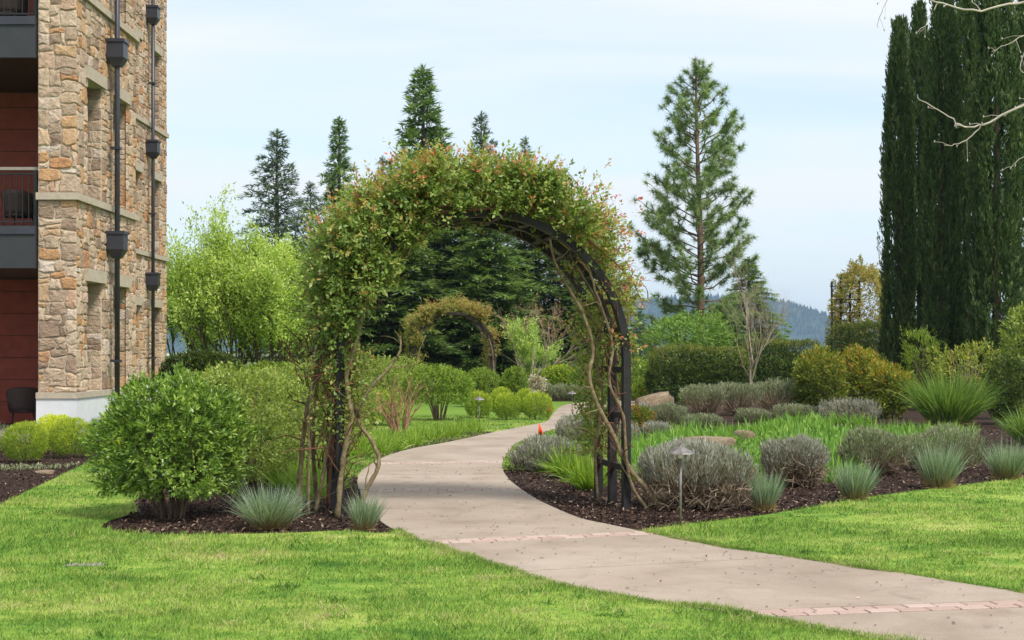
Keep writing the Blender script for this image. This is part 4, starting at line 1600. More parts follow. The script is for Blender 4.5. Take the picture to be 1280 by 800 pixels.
for (pa, pb, py, h, lab) in [(858, 906, 521, .80, 'left block of the clipped grey lavender row under the hedge'), (902, 950, 520, .84, 'middle block of the clipped grey lavender row under the hedge'),
                             (946, 1003, 517, .86, 'right block of the clipped grey lavender row under the hedge')]:
    gx, gy = G((pa + pb) / 2, py)
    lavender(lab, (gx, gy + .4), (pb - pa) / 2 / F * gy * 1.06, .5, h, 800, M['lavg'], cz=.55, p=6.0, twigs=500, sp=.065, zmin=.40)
for (pa, pb, y0, y1, mt, lab) in [(1030, 1102, 497, 526, 'lav', 'flat-topped grey lavender block before the orange shrubs'), (922, 966, 512, 528, 'lavg', 'low grey-green dome amid the bright green leaves'),
                                  (857, 904, 518, 540, 'lavg', 'low grey-green dome right behind the flat rocks'), (969, 1021, 507, 524, 'lavg', 'low green dome before the right lavender block'),
                                  (803, 842, 529, 552, 'lav', 'grey dome left of the bright green clump beside the arbor'), (817, 860, 504, 531, 'lavg', 'twiggy grey bush below the tan boulder'),
                                  (795, 822, 505, 528, 'lav', 'grey-leaved small bush right against the arbor post')]:
    gx, gy = G((pa + pb) / 2, y1)
    hh = (y1 - y0) / F * gy
    lavender(lab, (gx, gy + .3), (pb - pa) / 2 / F * gy, (pb - pa) / 2 / F * gy * .8, hh, 620, M[mt], cz=.4, p=2.9, twigs=110, sp=.065, zmin=.06)
for i, (pa, pb, y0, y1, lab) in enumerate([(671, 697, 480, 497, 'leftmost far grey mound where the path ends'), (690, 713, 481, 500, 'second far grey mound where the path ends'),
                                           (708, 728, 482, 500, 'third far grey mound where the path ends'), (724, 746, 483, 501, 'fourth far grey mound behind the arbor post')]):
    gx, gy = G((pa + pb) / 2, y1)
    lavender(lab, (gx, gy + .6), (pb - pa) / 2 / F * gy, .45, (y1 - y0) / F * gy, 420, M['lavg'], cz=.4, p=2.4, twigs=40, sp=.10, zmin=.03)

# --- strap-leaved clumps
def straps(lv, r_, cx, cy, n, L, W, spread, lean=.8, droop=(.25, .6), tone=(.1, .95)):
    a = r_.uniform(0, 6.28, n)
    q = np.sqrt(r_.uniform(0, 1, n)) * spread
    P = np.stack([cx + np.cos(a) * q, cy + np.sin(a) * q, np.zeros(n)], 1)
    a2 = a + r_.normal(0, .9, n)
    ln = np.abs(r_.normal(lean * .6, lean * .4, n))
    D = np.stack([np.cos(a2) * ln, np.sin(a2) * ln, np.ones(n)], 1)
    lv.blades(P, D, L * r_.uniform(.6, 1.15, n), W * r_.uniform(.7, 1.2, n), r_.uniform(*droop, n) * np.clip(ln + .2, .2, 1), r_.uniform(*tone, n), 5, rng=r_)


rs2 = np.random.default_rng(77)
DG = 'daylily clumps beside the path'
for (px, py, k, s, lab) in [(690, 588, 260, 1.0, 'arching lime daylily clump just right of the long grey mound'), (712, 598, 300, 1.1, 'arching lime daylily clump in the middle before the arbor post'),
                            (737, 612, 300, 1.1, 'arching lime daylily clump nearest the right arbor posts')]:
    gx, gy = G(px, py)
    t = thing('daylily', lab, 'daylily', (gx, gy, 0), 0, DG)
    lv = Leaves()
    straps(lv, rs2, 0, 0, k, .50 * s, .017, .13, 1.0)
    lv.build('leaves', M['daylily'], t)
lv = Leaves()
mid = [((a[0]) - .46, a[1] + .36) for a in [p for p in PLs if 20.9 < p[1] < 28.5]]
for i in range(0, len(mid)):
    x, y = mid[i]
    for q in range(2):
        straps(lv, rs2, x + rs2.normal(0, .16) - q * .25, y + rs2.normal(0, .14) + q * .25, 80, .33, .018, .14, .95)
for (px, py) in ((452, 568), (462, 563), (470, 567), (384, 612), (398, 604), (372, 598), (405, 615), (360, 610), (440, 566), (392, 622)):
    gx, gy = G(px, py)
    straps(lv, rs2, gx, gy, 150, .42, .016, .2, .9)
tag(lv.build('daylily_row', M['daylily']), 'long row of bright green daylily leaves edging the far left path', 'daylily', kind='stuff')
# bulb foliage spreading over the garden bed on the right
lv = Leaves()
bulb_poly = [G(*p) for p in [(838, 588), (845, 566), (880, 554), (905, 546), (960, 538), (1024, 528), (1038, 543), (1098, 546), (1130, 552), (1140, 578), (1060, 600), (1042, 604), (960, 602), (905, 590)]]
x, y = scatter(bulb_poly, 34, rs2)
for gx, gy in zip(x, y):
    lf_ = 1.0
    for (rpx, rpy, rw) in ((884, 563, .62), (930, 552, .34), (850, 577, .42)):
        rx_, ry_ = G(rpx, rpy)
        if math.hypot(gx - rx_, gy - ry_) < rw * .9:
            lf_ = 0
        elif abs(gx - rx_) < rw * 1.1 and ry_ - 4.5 < gy < ry_:
            lf_ = min(lf_, .42)
    if lf_ == 0:
        continue
    straps(lv, rs2, gx, gy, 10, .34 * lf_ * rs2.uniform(.55, 1.25), .055, .14, .9, (.1, .6))
for (px, py) in ((845, 549), (862, 545), (852, 556), (835, 553), (872, 548), (795, 590), (803, 600), (812, 585), (806, 572), (798, 565), (820, 575), (815, 560), (825, 590), (792, 578),
                 (1130, 548), (1150, 546), (1170, 548), (1190, 546), (1140, 553), (1165, 554), (1100, 548), (1115, 552), (1180, 552), (1205, 548), (1120, 545), (1050, 530), (1075, 532), (1160, 560), (1125, 562), (812, 600), (830, 598), (825, 566), (990, 512), (1005, 511), (975, 514)):
    gx, gy = G(px, py)
    straps(lv, rs2, gx, gy, 110, .40, .020, .22, .8)
tag(lv.build('bulb_foliage', M['bulb']), 'spreading mass of bright green bulb leaves in the right garden bed', 'bulb leaves', kind='stuff')
# tiny orange flowers between the arbor and the grey bush
lv = Leaves()
P = np.array([(*G(rs2.uniform(788, 822), rs2.uniform(505, 585)), rs2.uniform(.3, .5)) for _ in range(22)])
cluster(lv, rs2, P, np.tile([0, 0, 1.0], (len(P), 1)), 4, .01, .026, .022, .9, 1.2, .2)
M['flower'] = solid('red_orange_petal', (.62, .10, .03), .6, .2)
tag(lv.build('small_flowers', M['flower']), 'scattered small red-orange flowers just right of the arbor', 'flowers', kind='stuff')

# silvergrass fountain and neighbours
tuft('silvergrass', 'large fountain of bright green grass before the cypress trees', 'ornamental grass', G(1186, 533), 1.0, 1.40, M['silver'], 2000, .018, None, droop=(.2, .8), lean=.6, seg=6)
tuft('silvergrass', 'grey-green grass fountain cut by the right photo edge', 'ornamental grass', G(1290, 556), .62, .85, M['silver'], 800, .014, None, droop=(.35, .9), lean=.6, seg=6)

# --- right side shrubs and hedges
def hshrub(lab, pa, pb, y0, y1, mat, name='hedge', cat='hedge', depth=.8, leaf=.06, n=1500, p=7.0, cz=.5, lump=.05, gy=None, group=None, dz=0, **kw):
    gx, g_ = G((pa + pb) / 2, y1)
    Y = gy or g_
    gx = ((pa + pb) / 2 - HX) / F * Y
    h = EYE - (y0 - HY) / F * Y
    rx = (pb - pa) / 2 / F * Y
    return shrub(name, lab, cat, (gx, Y + rx * depth * .6), rx, rx * depth, h, mat, leaf, n, group, cz=cz, p=p, lump=lump, **kw)


hshrub('long clipped dark hedge left of the slim bare tree', 812, 940, 433, 500, M['box'], gy=43, depth=.45, n=3600, leaf=.055, toneup=.95, lump=.05)  # hedge sides shaded and top lit in leaf tone; top also yellowish new growth
hshrub('clipped dark hedge right of the slim bare tree', 930, 1036, 424, 490, M['box'], gy=48, depth=.5, n=2600, leaf=.058, toneup=.95, lump=.05)  # same shaded sides and lit, yellowish top put into the leaf tone
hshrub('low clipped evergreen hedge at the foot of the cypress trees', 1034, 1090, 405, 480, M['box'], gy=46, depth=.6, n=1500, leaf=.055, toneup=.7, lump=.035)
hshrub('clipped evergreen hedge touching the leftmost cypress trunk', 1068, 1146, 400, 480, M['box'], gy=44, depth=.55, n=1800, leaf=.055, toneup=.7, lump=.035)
nt_tone = lambda P, r_: .12 + .30 * np.clip(P[:, 2] / 1.7, 0, 1) + r_.normal(0, .15, len(P)) + (r_.uniform(size=len(P)) < .16) * r_.uniform(.1, .45, len(P)) * (P[:, 2] > 1.0)
nt_tone2 = lambda P, r_: .18 + .36 * np.clip(P[:, 2] / 1.7, 0, 1) + r_.normal(0, .15, len(P)) + (r_.uniform(size=len(P)) < .25) * r_.uniform(.1, .45, len(P)) * (P[:, 2] > 1.0)
NG = 'yellow and orange nandina shrubs'
hshrub('green and yellow nandina shrub beside the right lavender block', 993, 1062, 436, 518, M['nandina'], 'nandina', 'shrub', .8, .10, 1100, 2.2, .5, .14, group=NG, tone=nt_tone, wl_=.36, spread=.8, up=.1)
hshrub('orange-topped nandina shrub in the middle of the orange group', 1050, 1120, 434, 518, M['nandina'], 'nandina', 'shrub', .8, .10, 1200, 2.2, .5, .14, gy=37.5, group=NG, tone=nt_tone2, wl_=.36, spread=.8, up=.1)
hshrub('lower yellow nandina shrub just left of the grass fountain', 1085, 1146, 455, 524, M['nandina'], 'nandina', 'shrub', .8, .10, 1000, 2.2, .5, .14, group=NG, tone=nt_tone2, wl_=.36, spread=.8, up=.1)
hshrub('loose olive-green twiggy shrub behind the grass fountain', 1128, 1184, 412, 490, M['boxy'], 'loose_shrub', 'shrub', .8, .07, 800, 2.0, .6, .22, gy=39, wl_=.3, up=.7, spread=.5, fill=.2, stm=22, smat=M['twig'])
hshrub('yellow-leaved spring shrub with bare tips behind the grass fountain', 1170, 1262, 428, 500, M['yellowgreen'], 'yellow_shrub', 'shrub', .7, .10, 700, 2.1, .55, .20, gy=38, wl_=.4, fill=.15, stm=26, smat=M['cane_tan'])
hshrub('dark green mounded shrub at the right edge below the yellow one', 1236, 1300, 446, 520, M['box'], 'mounded_shrub', 'shrub', .8, .07, 1500, 2.3, .5, .10, gy=31, wl_=.35)
hshrub('light green glossy shrub cut by the right photo edge', 1256, 1330, 374, 470, M['pale'], 'glossy_shrub', 'shrub', .8, .08, 1200, 2.3, .55, .12, gy=33)
hshrub('small green and red leaved rose bush beside the arbor post', 788, 818, 507, 541, M['nandina'], 'rose_bush', 'shrub', .8, .045, 420, 2.2, .5, .12, tone=lambda P, r_: np.where(r_.uniform(size=len(P)) < .14, .95, .25), stm=8)
hshrub('yellow-green low shrub between the arbor post and the tan boulder', 786, 822, 478, 505, M['globe'], 'low_shrub', 'shrub', .8, .06, 600, 2.2, .5, .12)
hshrub('olive shrub between the arbor post and the long dark hedge', 776, 822, 448, 490, M['boxy'], 'loose_shrub', 'shrub', .8, .06, 900, 2.2, .5, .15, gy=46)
hshrub('small lime shrub at the foot of the long dark hedge', 850, 884, 484, 500, M['globe'], 'low_shrub', 'shrub', .6, .05, 400, 2.2, .5, .12, gy=41)
shrub('maple_shrub', 'bright fresh green rounded maple behind the long dark hedge', 'shrub', ((862 - HX) / F * 52, 52), 1.45, 1.2, 3.05, M['fresh'] if 'fresh' in M else M['daylily'], .10, 1900, cz=.62, p=2.0, lump=.16, freq=4, zmin=.8, k=6, wl_=.55, spread=.9, up=0, stm=10)

# --- middle ground left of the path (clipped shrubs)
hshrub('tree-like clipped green shrub with bare stems left of the globe shrubs', 500, 592, 456, 527, M['boxy'], 'clipped_shrub', 'shrub', .8, .05, 2000, 2.5, .60, .07, zmin=.38, stm=14)
hshrub('clipped yellow-green mound behind the bare cane shrub', 444, 508, 447, 530, M['pale'], 'clipped_shrub', 'shrub', .8, .05, 1500, 2.4, .55, .08, gy=36)
hshrub('low lime shrub right behind the bare cane shrub', 440, 502, 486, 533, M['globe'], 'clipped_shrub', 'shrub', .8, .045, 900, 2.3, .5, .10, gy=30.5)
hshrub('broad clipped olive shrub left of the further arbor post', 578, 624, 460, 505, M['boxy'], 'clipped_shrub', 'shrub', .8, .06, 1000, 2.5, .5, .07, gy=42)
hshrub('clipped grey-green shrub under the further arbor right post', 625, 660, 459, 505, M['boxy'], 'clipped_shrub', 'shrub', .8, .06, 900, 2.4, .5, .05, gy=43)
hshrub('clipped green shrub left of the further arbor', 470, 530, 446, 500, M['pale'], 'clipped_shrub', 'shrub', .8, .06, 1000, 2.5, .5, .06, gy=46)
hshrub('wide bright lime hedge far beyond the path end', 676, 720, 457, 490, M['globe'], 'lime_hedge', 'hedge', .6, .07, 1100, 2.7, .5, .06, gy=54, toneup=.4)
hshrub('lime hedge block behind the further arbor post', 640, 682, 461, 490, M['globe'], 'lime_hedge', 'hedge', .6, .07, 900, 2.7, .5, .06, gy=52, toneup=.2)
hshrub('green hedge seen between the arbor canes on the right', 716, 790, 455, 492, M['boxy'], 'hedge', 'hedge', .5, .07, 1400, 2.7, .5, .08, gy=52)
hshrub('small whitish flowering bush near the path end', 659, 682, 468, 492, M['blossom'] if 'blossom' in M else M['lav'], 'flowering_bush', 'shrub', .8, .06, 380, 2.0, .5, .2, gy=46, stm=10, smat=M['twig'])
TG = 'lime globe shrubs beside the far path bend'
for (pa, pb, y0, y1, lab) in [(580, 616, 489, 524, 'lime globe shrub, leftmost beside the small path light'), (616, 653, 491, 526, 'lime globe shrub, front middle of the far bend row'),
                              (611, 642, 485, 519, 'lime globe shrub peeping out behind the front middle one'), (652, 693, 490, 526, 'largest lime globe shrub at the path bend by the flag'),
                              (644, 670, 486, 517, 'lime globe shrub behind, between the two front globes')]:
    gx, gy = G((pa + pb) / 2, y1)
    r_ = (pb - pa) / 2 / F * gy
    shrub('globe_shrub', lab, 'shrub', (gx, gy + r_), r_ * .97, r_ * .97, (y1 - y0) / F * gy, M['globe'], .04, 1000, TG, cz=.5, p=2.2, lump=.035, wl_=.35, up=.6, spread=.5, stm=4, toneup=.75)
hshrub('dark clipped hedge below the yellow-green tree', 196, 302, 440, 500, M['box'], 'hedge', 'hedge', .3, .06, 2200, 3.4, .5, .03, gy=36)
hshrub('mid green clipped hedge behind the left arbor leg', 296, 400, 455, 500, M['boxy'], 'hedge', 'hedge', .3, .06, 2200, 3.2, .5, .04, gy=33)

# rocks
rk = rock('boulder', 'tan sandstone boulder on its edge below the long hedge', (G(818, 507)[0], 42.2), .60, .35, .40, 41, .45, .1)
rk.rotation_euler = (0, R(-14), .15)
rock('flat_rock', 'long flat tan rock among the bright green leaves', G(884, 563), .46, .34, .24, 42, .5, .1)
rock('flat_rock', 'flat tan rock just behind the large grey bush', G(850, 577), .32, .26, .18, 43, .5)
rock('flat_rock', 'small tan rock right of the long flat rock', G(930, 552), .19, .16, .21, 44, .5)

# ================================================================== bare shrubs and trees
def grow(mb, rng_, p, d, L, r, lev, maxlev, tips=None, split=(2, 3), ang=.5, up=.12, nseg=4, shrink=.72, wig=.14, sides=6):
    q, rr = [p], [r]
    for i in range(nseg):
        d = (d + Vector(rng_.normal(0, wig, 3)) + Vector((0, 0, up))).normalized()
        q.append(q[-1] + d * (L / nseg))
        rr.append(r * (1 - .45 * (i + 1) / nseg))
    if lev == maxlev:
        rr[-1] = r * .25
    mb.tube(q, rr, max(3, sides - lev), False)
    if tips is not None and lev >= maxlev - 1:
        for a, b_ in zip(q[1:], [d] * nseg):
            tips.append((a, b_))
    if lev < maxlev:
        for k in range(int(rng_.integers(split[0], split[1] + 1))):
            j = int(rng_.integers(max(1, nseg // 2), nseg + 1))
            ax = Vector(rng_.normal(size=3))
            nd = (d + (ax - d * ax.dot(d)).normalized() * math.tan(ang) * rng_.uniform(.6, 1.3)).normalized()
            grow(mb, rng_, q[j], nd, L * shrink * rng_.uniform(.75, 1.15), rr[j] * .68, lev + 1, maxlev, tips, split, ang, up, nseg, shrink, wig, sides)


def leafy(lv, rng_, tips, k, leaf, wl_, tone, stem=.12, per=1, jit=.1):
    P = np.array([tuple(t[0]) for t in tips])
    O = np.array([tuple(t[1]) for t in tips])
    P = np.repeat(P, per, axis=0) + rng_.normal(0, stem * .7, (len(P) * per, 3))
    O = np.repeat(O, per, axis=0)
    cluster(lv, rng_, P, nrm(O + rng_.normal(0, .4, O.shape)), k, stem, leaf, leaf * wl_, rng_.uniform(*tone, len(P)), .9, 0)


# bare cane shrub by the left path edge
r_ = np.random.default_rng(301)
t = thing('cane_shrub', 'bare reddish-tan cane shrub rising from the daylily row', 'shrub', (*G(500, 545), 0))
mb = MB()
tips = []
for k in range(24):
    a = r_.uniform(0, 6.28)
    grow(mb, r_, Vector((math.cos(a) * .08, math.sin(a) * .08, 0)), Vector((math.cos(a) * .38, math.sin(a) * .38, 1)).normalized(), .72, .017, 0, 2, tips, (1, 3), .35, .05, shrink=.55)
mb.build('canes', M['cane_redtan'] if 'cane_redtan' in M else M['cane_tan'], t)
lv = Leaves()
leafy(lv, r_, [q for q in tips if r_.random() < .3], 4, .035, .5, (.2, .8), .04)
lv.build('young_leaves', M['boxy'], t)

# slim bare tree before the pine
r_ = np.random.default_rng(304)
t = thing('bare_tree', 'slim pale bare tree with fine upright twigs before the hedge', 'tree', ((941 - HX) / F * 41, 41, 0))
mb = MB()
tips = []
grow(mb, r_, Vector((0, 0, -.05)), Vector((0, 0, 1)), 1.5, .045, 0, 5, tips, (3, 4), .55, .08, shrink=.72, wig=.09)
grow(mb, r_, Vector((0, 0, 1.3)), Vector((-.1, 0, 1)), 1.6, .030, 1, 5, tips, (3, 4), .48, .08, shrink=.72, wig=.07)
grow(mb, r_, Vector((0, 0, .9)), Vector((.35, 0, 1)).normalized(), 1.2, .016, 2, 5, tips, (3, 4), .46, .08, shrink=.72, wig=.09)
grow(mb, r_, Vector((0, 0, .7)), Vector((-.4, 0, 1)).normalized(), 1.2, .016, 2, 5, tips, (3, 4), .46, .08, shrink=.72, wig=.09)
mb.build('trunk', M['twig_tan'], t)

# bare tan shrub tree beyond the further arbor
r_ = np.random.default_rng(307)
t = thing('bare_tree', 'spreading tan bare small tree right of the further arbor', 'tree', ((668 - HX) / F * 57, 57, 0))
mb = MB()
tips = []
for k in range(7):
    a = k * .9
    grow(mb, r_, Vector((math.cos(a) * .15, math.sin(a) * .15, 0)), Vector((math.cos(a) * .55, math.sin(a) * .5, 1)).normalized(), 1.7, .055, 0, 3, tips, (3, 4), .5, .06, shrink=.68, wig=.10)
mb.build('trunk', M['cane_tan'], t)
lv = Leaves()
leafy(lv, r_, [q for q in tips if q[0].z > 2.0 and r_.random() < .4], 3, .06, .6, (.7, 1), .08)
lv.build('buds', M['rosebud'], t)

# young pale green tree
r_ = np.random.default_rng(311)
t = thing('young_tree', 'pale fresh green young tree right of the further arbor', 'tree', ((658 - HX) / F * 51, 51, 0))
mb = MB()
tips = []
for k in range(5):
    a = k * 1.3
    grow(mb, r_, Vector((math.cos(a) * .1, math.sin(a) * .1, 0)), Vector((math.cos(a) * .3, math.sin(a) * .3, 1)).normalized(), 1.15, .03, 0, 3, tips, (2, 4), .42, .12, shrink=.68, wig=.10)
mb.build('trunk', M['twig_pale'], t)
lv = Leaves()
leafy(lv, r_, tips, 6, .085, .5, (.2, 1), .13, 2)
lv.build('crown', M['mint'], t)

# big yellow-green spring tree
for (px, Y, seed, hgt, lab, nb, tone) in [(286, 46.5, 321, 1.12, 'broad feathery yellow-green spring tree right beside the building', 13, (.25, 1)), (340, 46, 322, 1.02, 'yellow-green spring tree half hidden behind the arbor', 12, (.2, .95)),
                                    (242, 50.5, 323, 1.0, 'greener spring tree touching the stone building corner', 9, (.0, .75))]:
    r_ = np.random.default_rng(seed)
    t = thing('spring_tree', lab, 'tree', ((px - HX) / F * Y, Y, 0), 0, 'yellow-green spring trees')
    mb = MB()
    tips = []
    for k in range(nb):
        a = k * 2.4
        s = .15 + .75 * (k / nb)
        grow(mb, r_, Vector((math.cos(a) * .2, math.sin(a) * .2, 0)), Vector((math.cos(a) * s, math.sin(a) * s, 1)).normalized(), 2.45 * hgt, .045, 0, 3, tips, (3, 4), .36, .10, nseg=5, shrink=.66, wig=.08)
    mb.build('trunk', M['bark'], t)
    lv = Leaves()
    leafy(lv, r_, [q for q in tips if q[0].z > .3], 5, .125, .5, tone, .25, 2)
    lv.build('crown', M['spring'], t)


# ---- conifers
def fir_mesh(seed, H, Rb, nb, dens, droop=.25, spray=.2, z0=.06, sw=.26, gap=.0, upt=.2):
    """trunk and crown meshes of a fir: whorled boughs carrying flat sprays"""
    r_ = np.random.default_rng(seed)
    lv = Leaves()
    tk = MB()
    tk.tube([(0, 0, -.1), (0.02, 0, H * .4), (0, 0, H * .8), (0, 0, H)], [H * .014, H * .010, H * .005, .01], 8)
    Ps, Ds, Ts = [], [], []
    for i in range(nb):
        f_ = (i + r_.uniform(-.5, .5)) / nb
        f_ = max(z0, min(.985, z0 + (1 - z0) * f_))
        z = H * f_
        L = Rb * ((1 - f_) ** .85) * r_.uniform(.62, 1.15) + .12
        a = i * 2.39996 + r_.normal(0, .3)
        rise = upt + .5 * f_
        n = max(6, int(L * dens))
        s = np.sort(r_.uniform(.10, 1, n))
        cx = np.cos(a) * L * s
        cy = np.sin(a) * L * s
        cz_ = z + L * (rise * s - (droop + rise * .6) * s * s)
        tk.tube([(0, 0, z), (math.cos(a) * L * .5, math.sin(a) * L * .5, z + L * (rise * .5 - (droop + rise * .6) * .25)), (math.cos(a) * L * .95, math.sin(a) * L * .95, z + L * (rise * .95 - (droop + rise * .6) * .9))],
                [.02 + L * .008, .012 + L * .004, .004], 3, False)
        lat = r_.normal(0, 1, n) * L * .26 * (1.05 - s)
        px, py = -math.sin(a), math.cos(a)
        P = np.stack([cx + px * lat, cy + py * lat, cz_ - np.abs(lat) * .18 + r_.normal(0, .05, n)], 1)
        sg = np.sign(lat)[:, None]
        D = np.array([math.cos(a), math.sin(a), 0])[None] + sg * np.array([px, py, 0])[None] * r_.uniform(.2, 1.0, (n, 1)) + np.stack([r_.normal(0, .2, n), r_.normal(0, .2, n), r_.normal(-.12 + .35 * f_, .28, n)], 1)
        Ps.append(P)
        Ds.append(D)
        Ts.append(np.clip(.30 + .35 * s + r_.normal(0, .16, n) + r_.normal(0, .1), 0, 1))
    P, D, T = np.concatenate(Ps), nrm(np.concatenate(Ds)), np.concatenate(Ts)
    for k in range(3):
        n = len(P)
        D2 = nrm(D + r_.normal(0, .42, (n, 3)))
        N = np.array([0, 0, 1.0]) + r_.normal(0, .45, (n, 3))
        lv.leaves(P + r_.normal(0, .03, (n, 3)), D2, N, spray * r_.uniform(.6, 1.3, n), spray * sw * r_.uniform(.7, 1.2, n), T + r_.normal(0, .08, n), .1, .4)
    # leader
    m_ = 60
    zz = H * r_.uniform(.93, 1.0, m_)
    a = r_.uniform(0, 6.28, m_)
    lv.leaves(np.stack([zz * 0, zz * 0, zz], 1), np.stack([np.cos(a), np.sin(a), r_.uniform(.4, 1.6, m_)], 1), np.tile([0, 0, 1.0], (m_, 1)), spray * .8, spray * sw * .8, r_.uniform(.3, .8, m_), .1, .4)
    return tk.mesh('trunk'), lv.mesh('crown')


M['fir'] = leafmat('fir_needles', [(0, (.028, .052, .018)), (.5, (.068, .112, .036)), (1, (.15, .20, .07))], rough=.6, spec=.2, trans=.15)
M['firblue'] = leafmat('blue_fir_needles', [(0, (.032, .048, .032)), (.5, (.075, .105, .072)), (1, (.15, .19, .135))], rough=.6, spec=.2, trans=.15)
M['firgreen'] = leafmat('green_fir_needles', [(0, (.036, .066, .020)), (.5, (.085, .140, .042)), (1, (.18, .24, .085))], rough=.6, spec=.2, trans=.15)
protos = {}


def fir(lab, px, top, Y, Rb, kind, matk, rz, name='fir_tree', group='conifers behind the garden'):
    H0, mt, mc = protos[kind]
    H = EYE + (HY - top) / F * Y
    t = thing(name, lab, 'tree', ((px - HX) / F * Y, Y, 0), rz, group)
    s = H / H0
    t.scale = (Rb, Rb, s)
    o1 = mobj('trunk', mt, t)
    if not mt.materials:
        mt.materials.append(M['bark'])
    key = (kind, matk)
    if key not in protos:
        if len(mc.materials) == 0:
            mc.materials.append(M[matk])
        protos[key] = mc
    oc = mobj('crown', mc, t)
    oc.material_slots[0].link = 'OBJECT'
    oc.material_slots[0].material = M[matk]


protos['dense'] = (14.0, *fir_mesh(401, 14.0, 3.6, 170, 34, .28, .34, .05, .22))
protos['loose'] = (12.0, *fir_mesh(402, 12.0, 3.3, 130, 34, .20, .26, .05, .22, upt=.35))
protos['slim'] = (12.0, *fir_mesh(403, 12.0, 1.7, 170, 50, .12, .24, .05, .22, upt=.5))
fir('dark blue-green fir rising above the yellow-green tree', 346, 163, 68, 1.25, 'loose', 'firblue', .3)
fir('slim dark conifer spire left of the arbor top', 424, 148, 72, 1.25, 'slim', 'firgreen', 1.0)
fir('low bluish fir tips just left of the slim spire', 388, 228, 70, .8, 'loose', 'firblue', 2.1)
fir('tall green fir standing above the arbor top', 529, 84, 64, 1.15, 'dense', 'firgreen', 2.0)
fir('thin open fir top just right of the tall green fir', 602, 142, 66, .95, 'loose', 'firblue', 3.3)
fir('thin fir leader poking over the arbor right of centre', 656, 172, 70, .7, 'loose', 'firblue', 4.4)
fir('short fir tip at the arbor shoulder on the left', 478, 196, 74, .6, 'loose', 'firblue', 5.2)
fir('broad dark fir filling the arch opening on the left', 486, 252, 60, 1.35, 'dense', 'fir', .7)
fir('broad dark fir filling the middle of the arch opening', 560, 220, 63, 1.35, 'dense', 'fir', 1.9)
fir('lighter green fir boughs just above the further arbor', 612, 262, 60, 1.1, 'dense', 'firgreen', 3.1)
fir('dark fir in the arch opening above the bare tan tree', 672, 252, 66, 1.25, 'dense', 'fir', 4.0)
fir('dark bluish fir at the right inside of the arch', 738, 270, 68, 1.15, 'dense', 'fir', 5.0)
fir('dark fir behind the left arbor leg', 420, 300, 62, 1.1, 'dense', 'fir', 5.6)
fir('small soft green conifer behind the slim bare tree', 936, 322, 64, .80, 'dense', 'softgreen', 1.2)
fir('small green conifer at the pine foot on the right', 905, 372, 60, .55, 'dense', 'firgreen', 2.6)
fir('low dark conifer at the pine foot on the left', 800, 392, 74, .5, 'loose', 'firgreen', 2.9)

# ---- the pine
r_ = np.random.default_rng(431)
PY = 58.0
pine = thing('pine_tree', 'tall open pine with tufted needles standing alone against the sky', 'tree', ((873 - HX) / F * PY, PY, 0))
H = EYE + (HY - 72) / F * PY
tk = MB()
tz = np.linspace(0, 1, 14)
tpts = [Vector((.10 * math.sin(z * 5), .05 * math.cos(z * 4), H * z)) for z in tz]
tk.tube(tpts, [.17 * (1 - z) ** .8 + .02 for z in tz], 10)
tuftP, tuftD = [], []
nbr = 118
for w in range(nbr):
    f_ = .17 + .80 * (w + r_.uniform(-.5, .5)) / nbr
    # outline measured from the photograph: rounded, widest at about 0.4 of the height
    prof = np.interp(f_, [.15, .25, .38, .50, .64, .76, .86, .93, 1.0], [1.7, 2.5, 2.8, 2.6, 2.15, 1.65, 1.1, .6, .2])
    a = w * 2.39996 + r_.normal(0, .4)
    L = prof * r_.uniform(.55, 1.05)
    rise = .05 + .55 * f_ - (.30 if f_ < .32 else 0)
    base = Vector((0, 0, H * f_ - .25 * L))
    q = [base]
    for s_ in (.25, .5, .75, 1.0):
        q.append(base + Vector((math.cos(a) * L * s_, math.sin(a) * L * s_, L * (rise * s_ + .28 * s_ ** 2.4))) + Vector(r_.normal(0, .045, 3)))
    tk.tube(q, [.042 * (1 - f_ * .7), .030, .022, .016, .01], 5, False)
    for j in range(max(4, int(L * 8.5))):
        s_ = r_.uniform(.38, 1.0) if j else 1.0
        i0 = min(3, int(s_ * 4))
        p0 = q[i0].lerp(q[min(4, i0 + 1)], s_ * 4 - i0)
        d = Vector((math.cos(a) + r_.normal(0, .8), math.sin(a) + r_.normal(0, .8), .5 + r_.normal(0, .45))).normalized()
        e = p0 + d * r_.uniform(.12, .55) * (1.2 - s_ * .6) * min(1, L)
        tk.tube([p0, p0.lerp(e, .5) + Vector((0, 0, .02)), e], [.013, .010, .008], 4, False)
        tuftP.append(tuple(e))
        tuftD.append(tuple((d + Vector((0, 0, .6))).normalized()))
for k in range(10):
    tuftP.append((r_.normal(0, .12), r_.normal(0, .12), H * r_.uniform(.95, 1.0)))
    tuftD.append((0, 0, 1))
tk.build('trunk', M['bark_pine'], pine)
lv = Leaves()
P, D = np.array(tuftP), np.array(tuftD)
kk = 46
n = len(P)
Pk, Dk = np.repeat(P, kk, 0), np.repeat(D, kk, 0)
sft = np.tile(np.linspace(0, 1, kk), n)[:, None]
dirs = nrm(Dk * r_.uniform(0, .8, (n * kk, 1)) + rand_dirs(r_, n * kk))
lv.blades(Pk - Dk * sft * .14, dirs, r_.uniform(.19, .36, n * kk), .021, r_.uniform(0, .15, n * kk), np.clip(np.repeat(r_.uniform(.2, .8, n), kk) + r_.normal(0, .15, n * kk), 0, 1), 1, rng=r_)
M['pine'] = leafmat('pine_needles', [(0, (.045, .075, .030)), (.5, (.105, .155, .058)), (1, (.21, .27, .11))], rough=.5, spec=.25, trans=.25, gain=1.9)
lv.build('crown', M['pine'], pine)

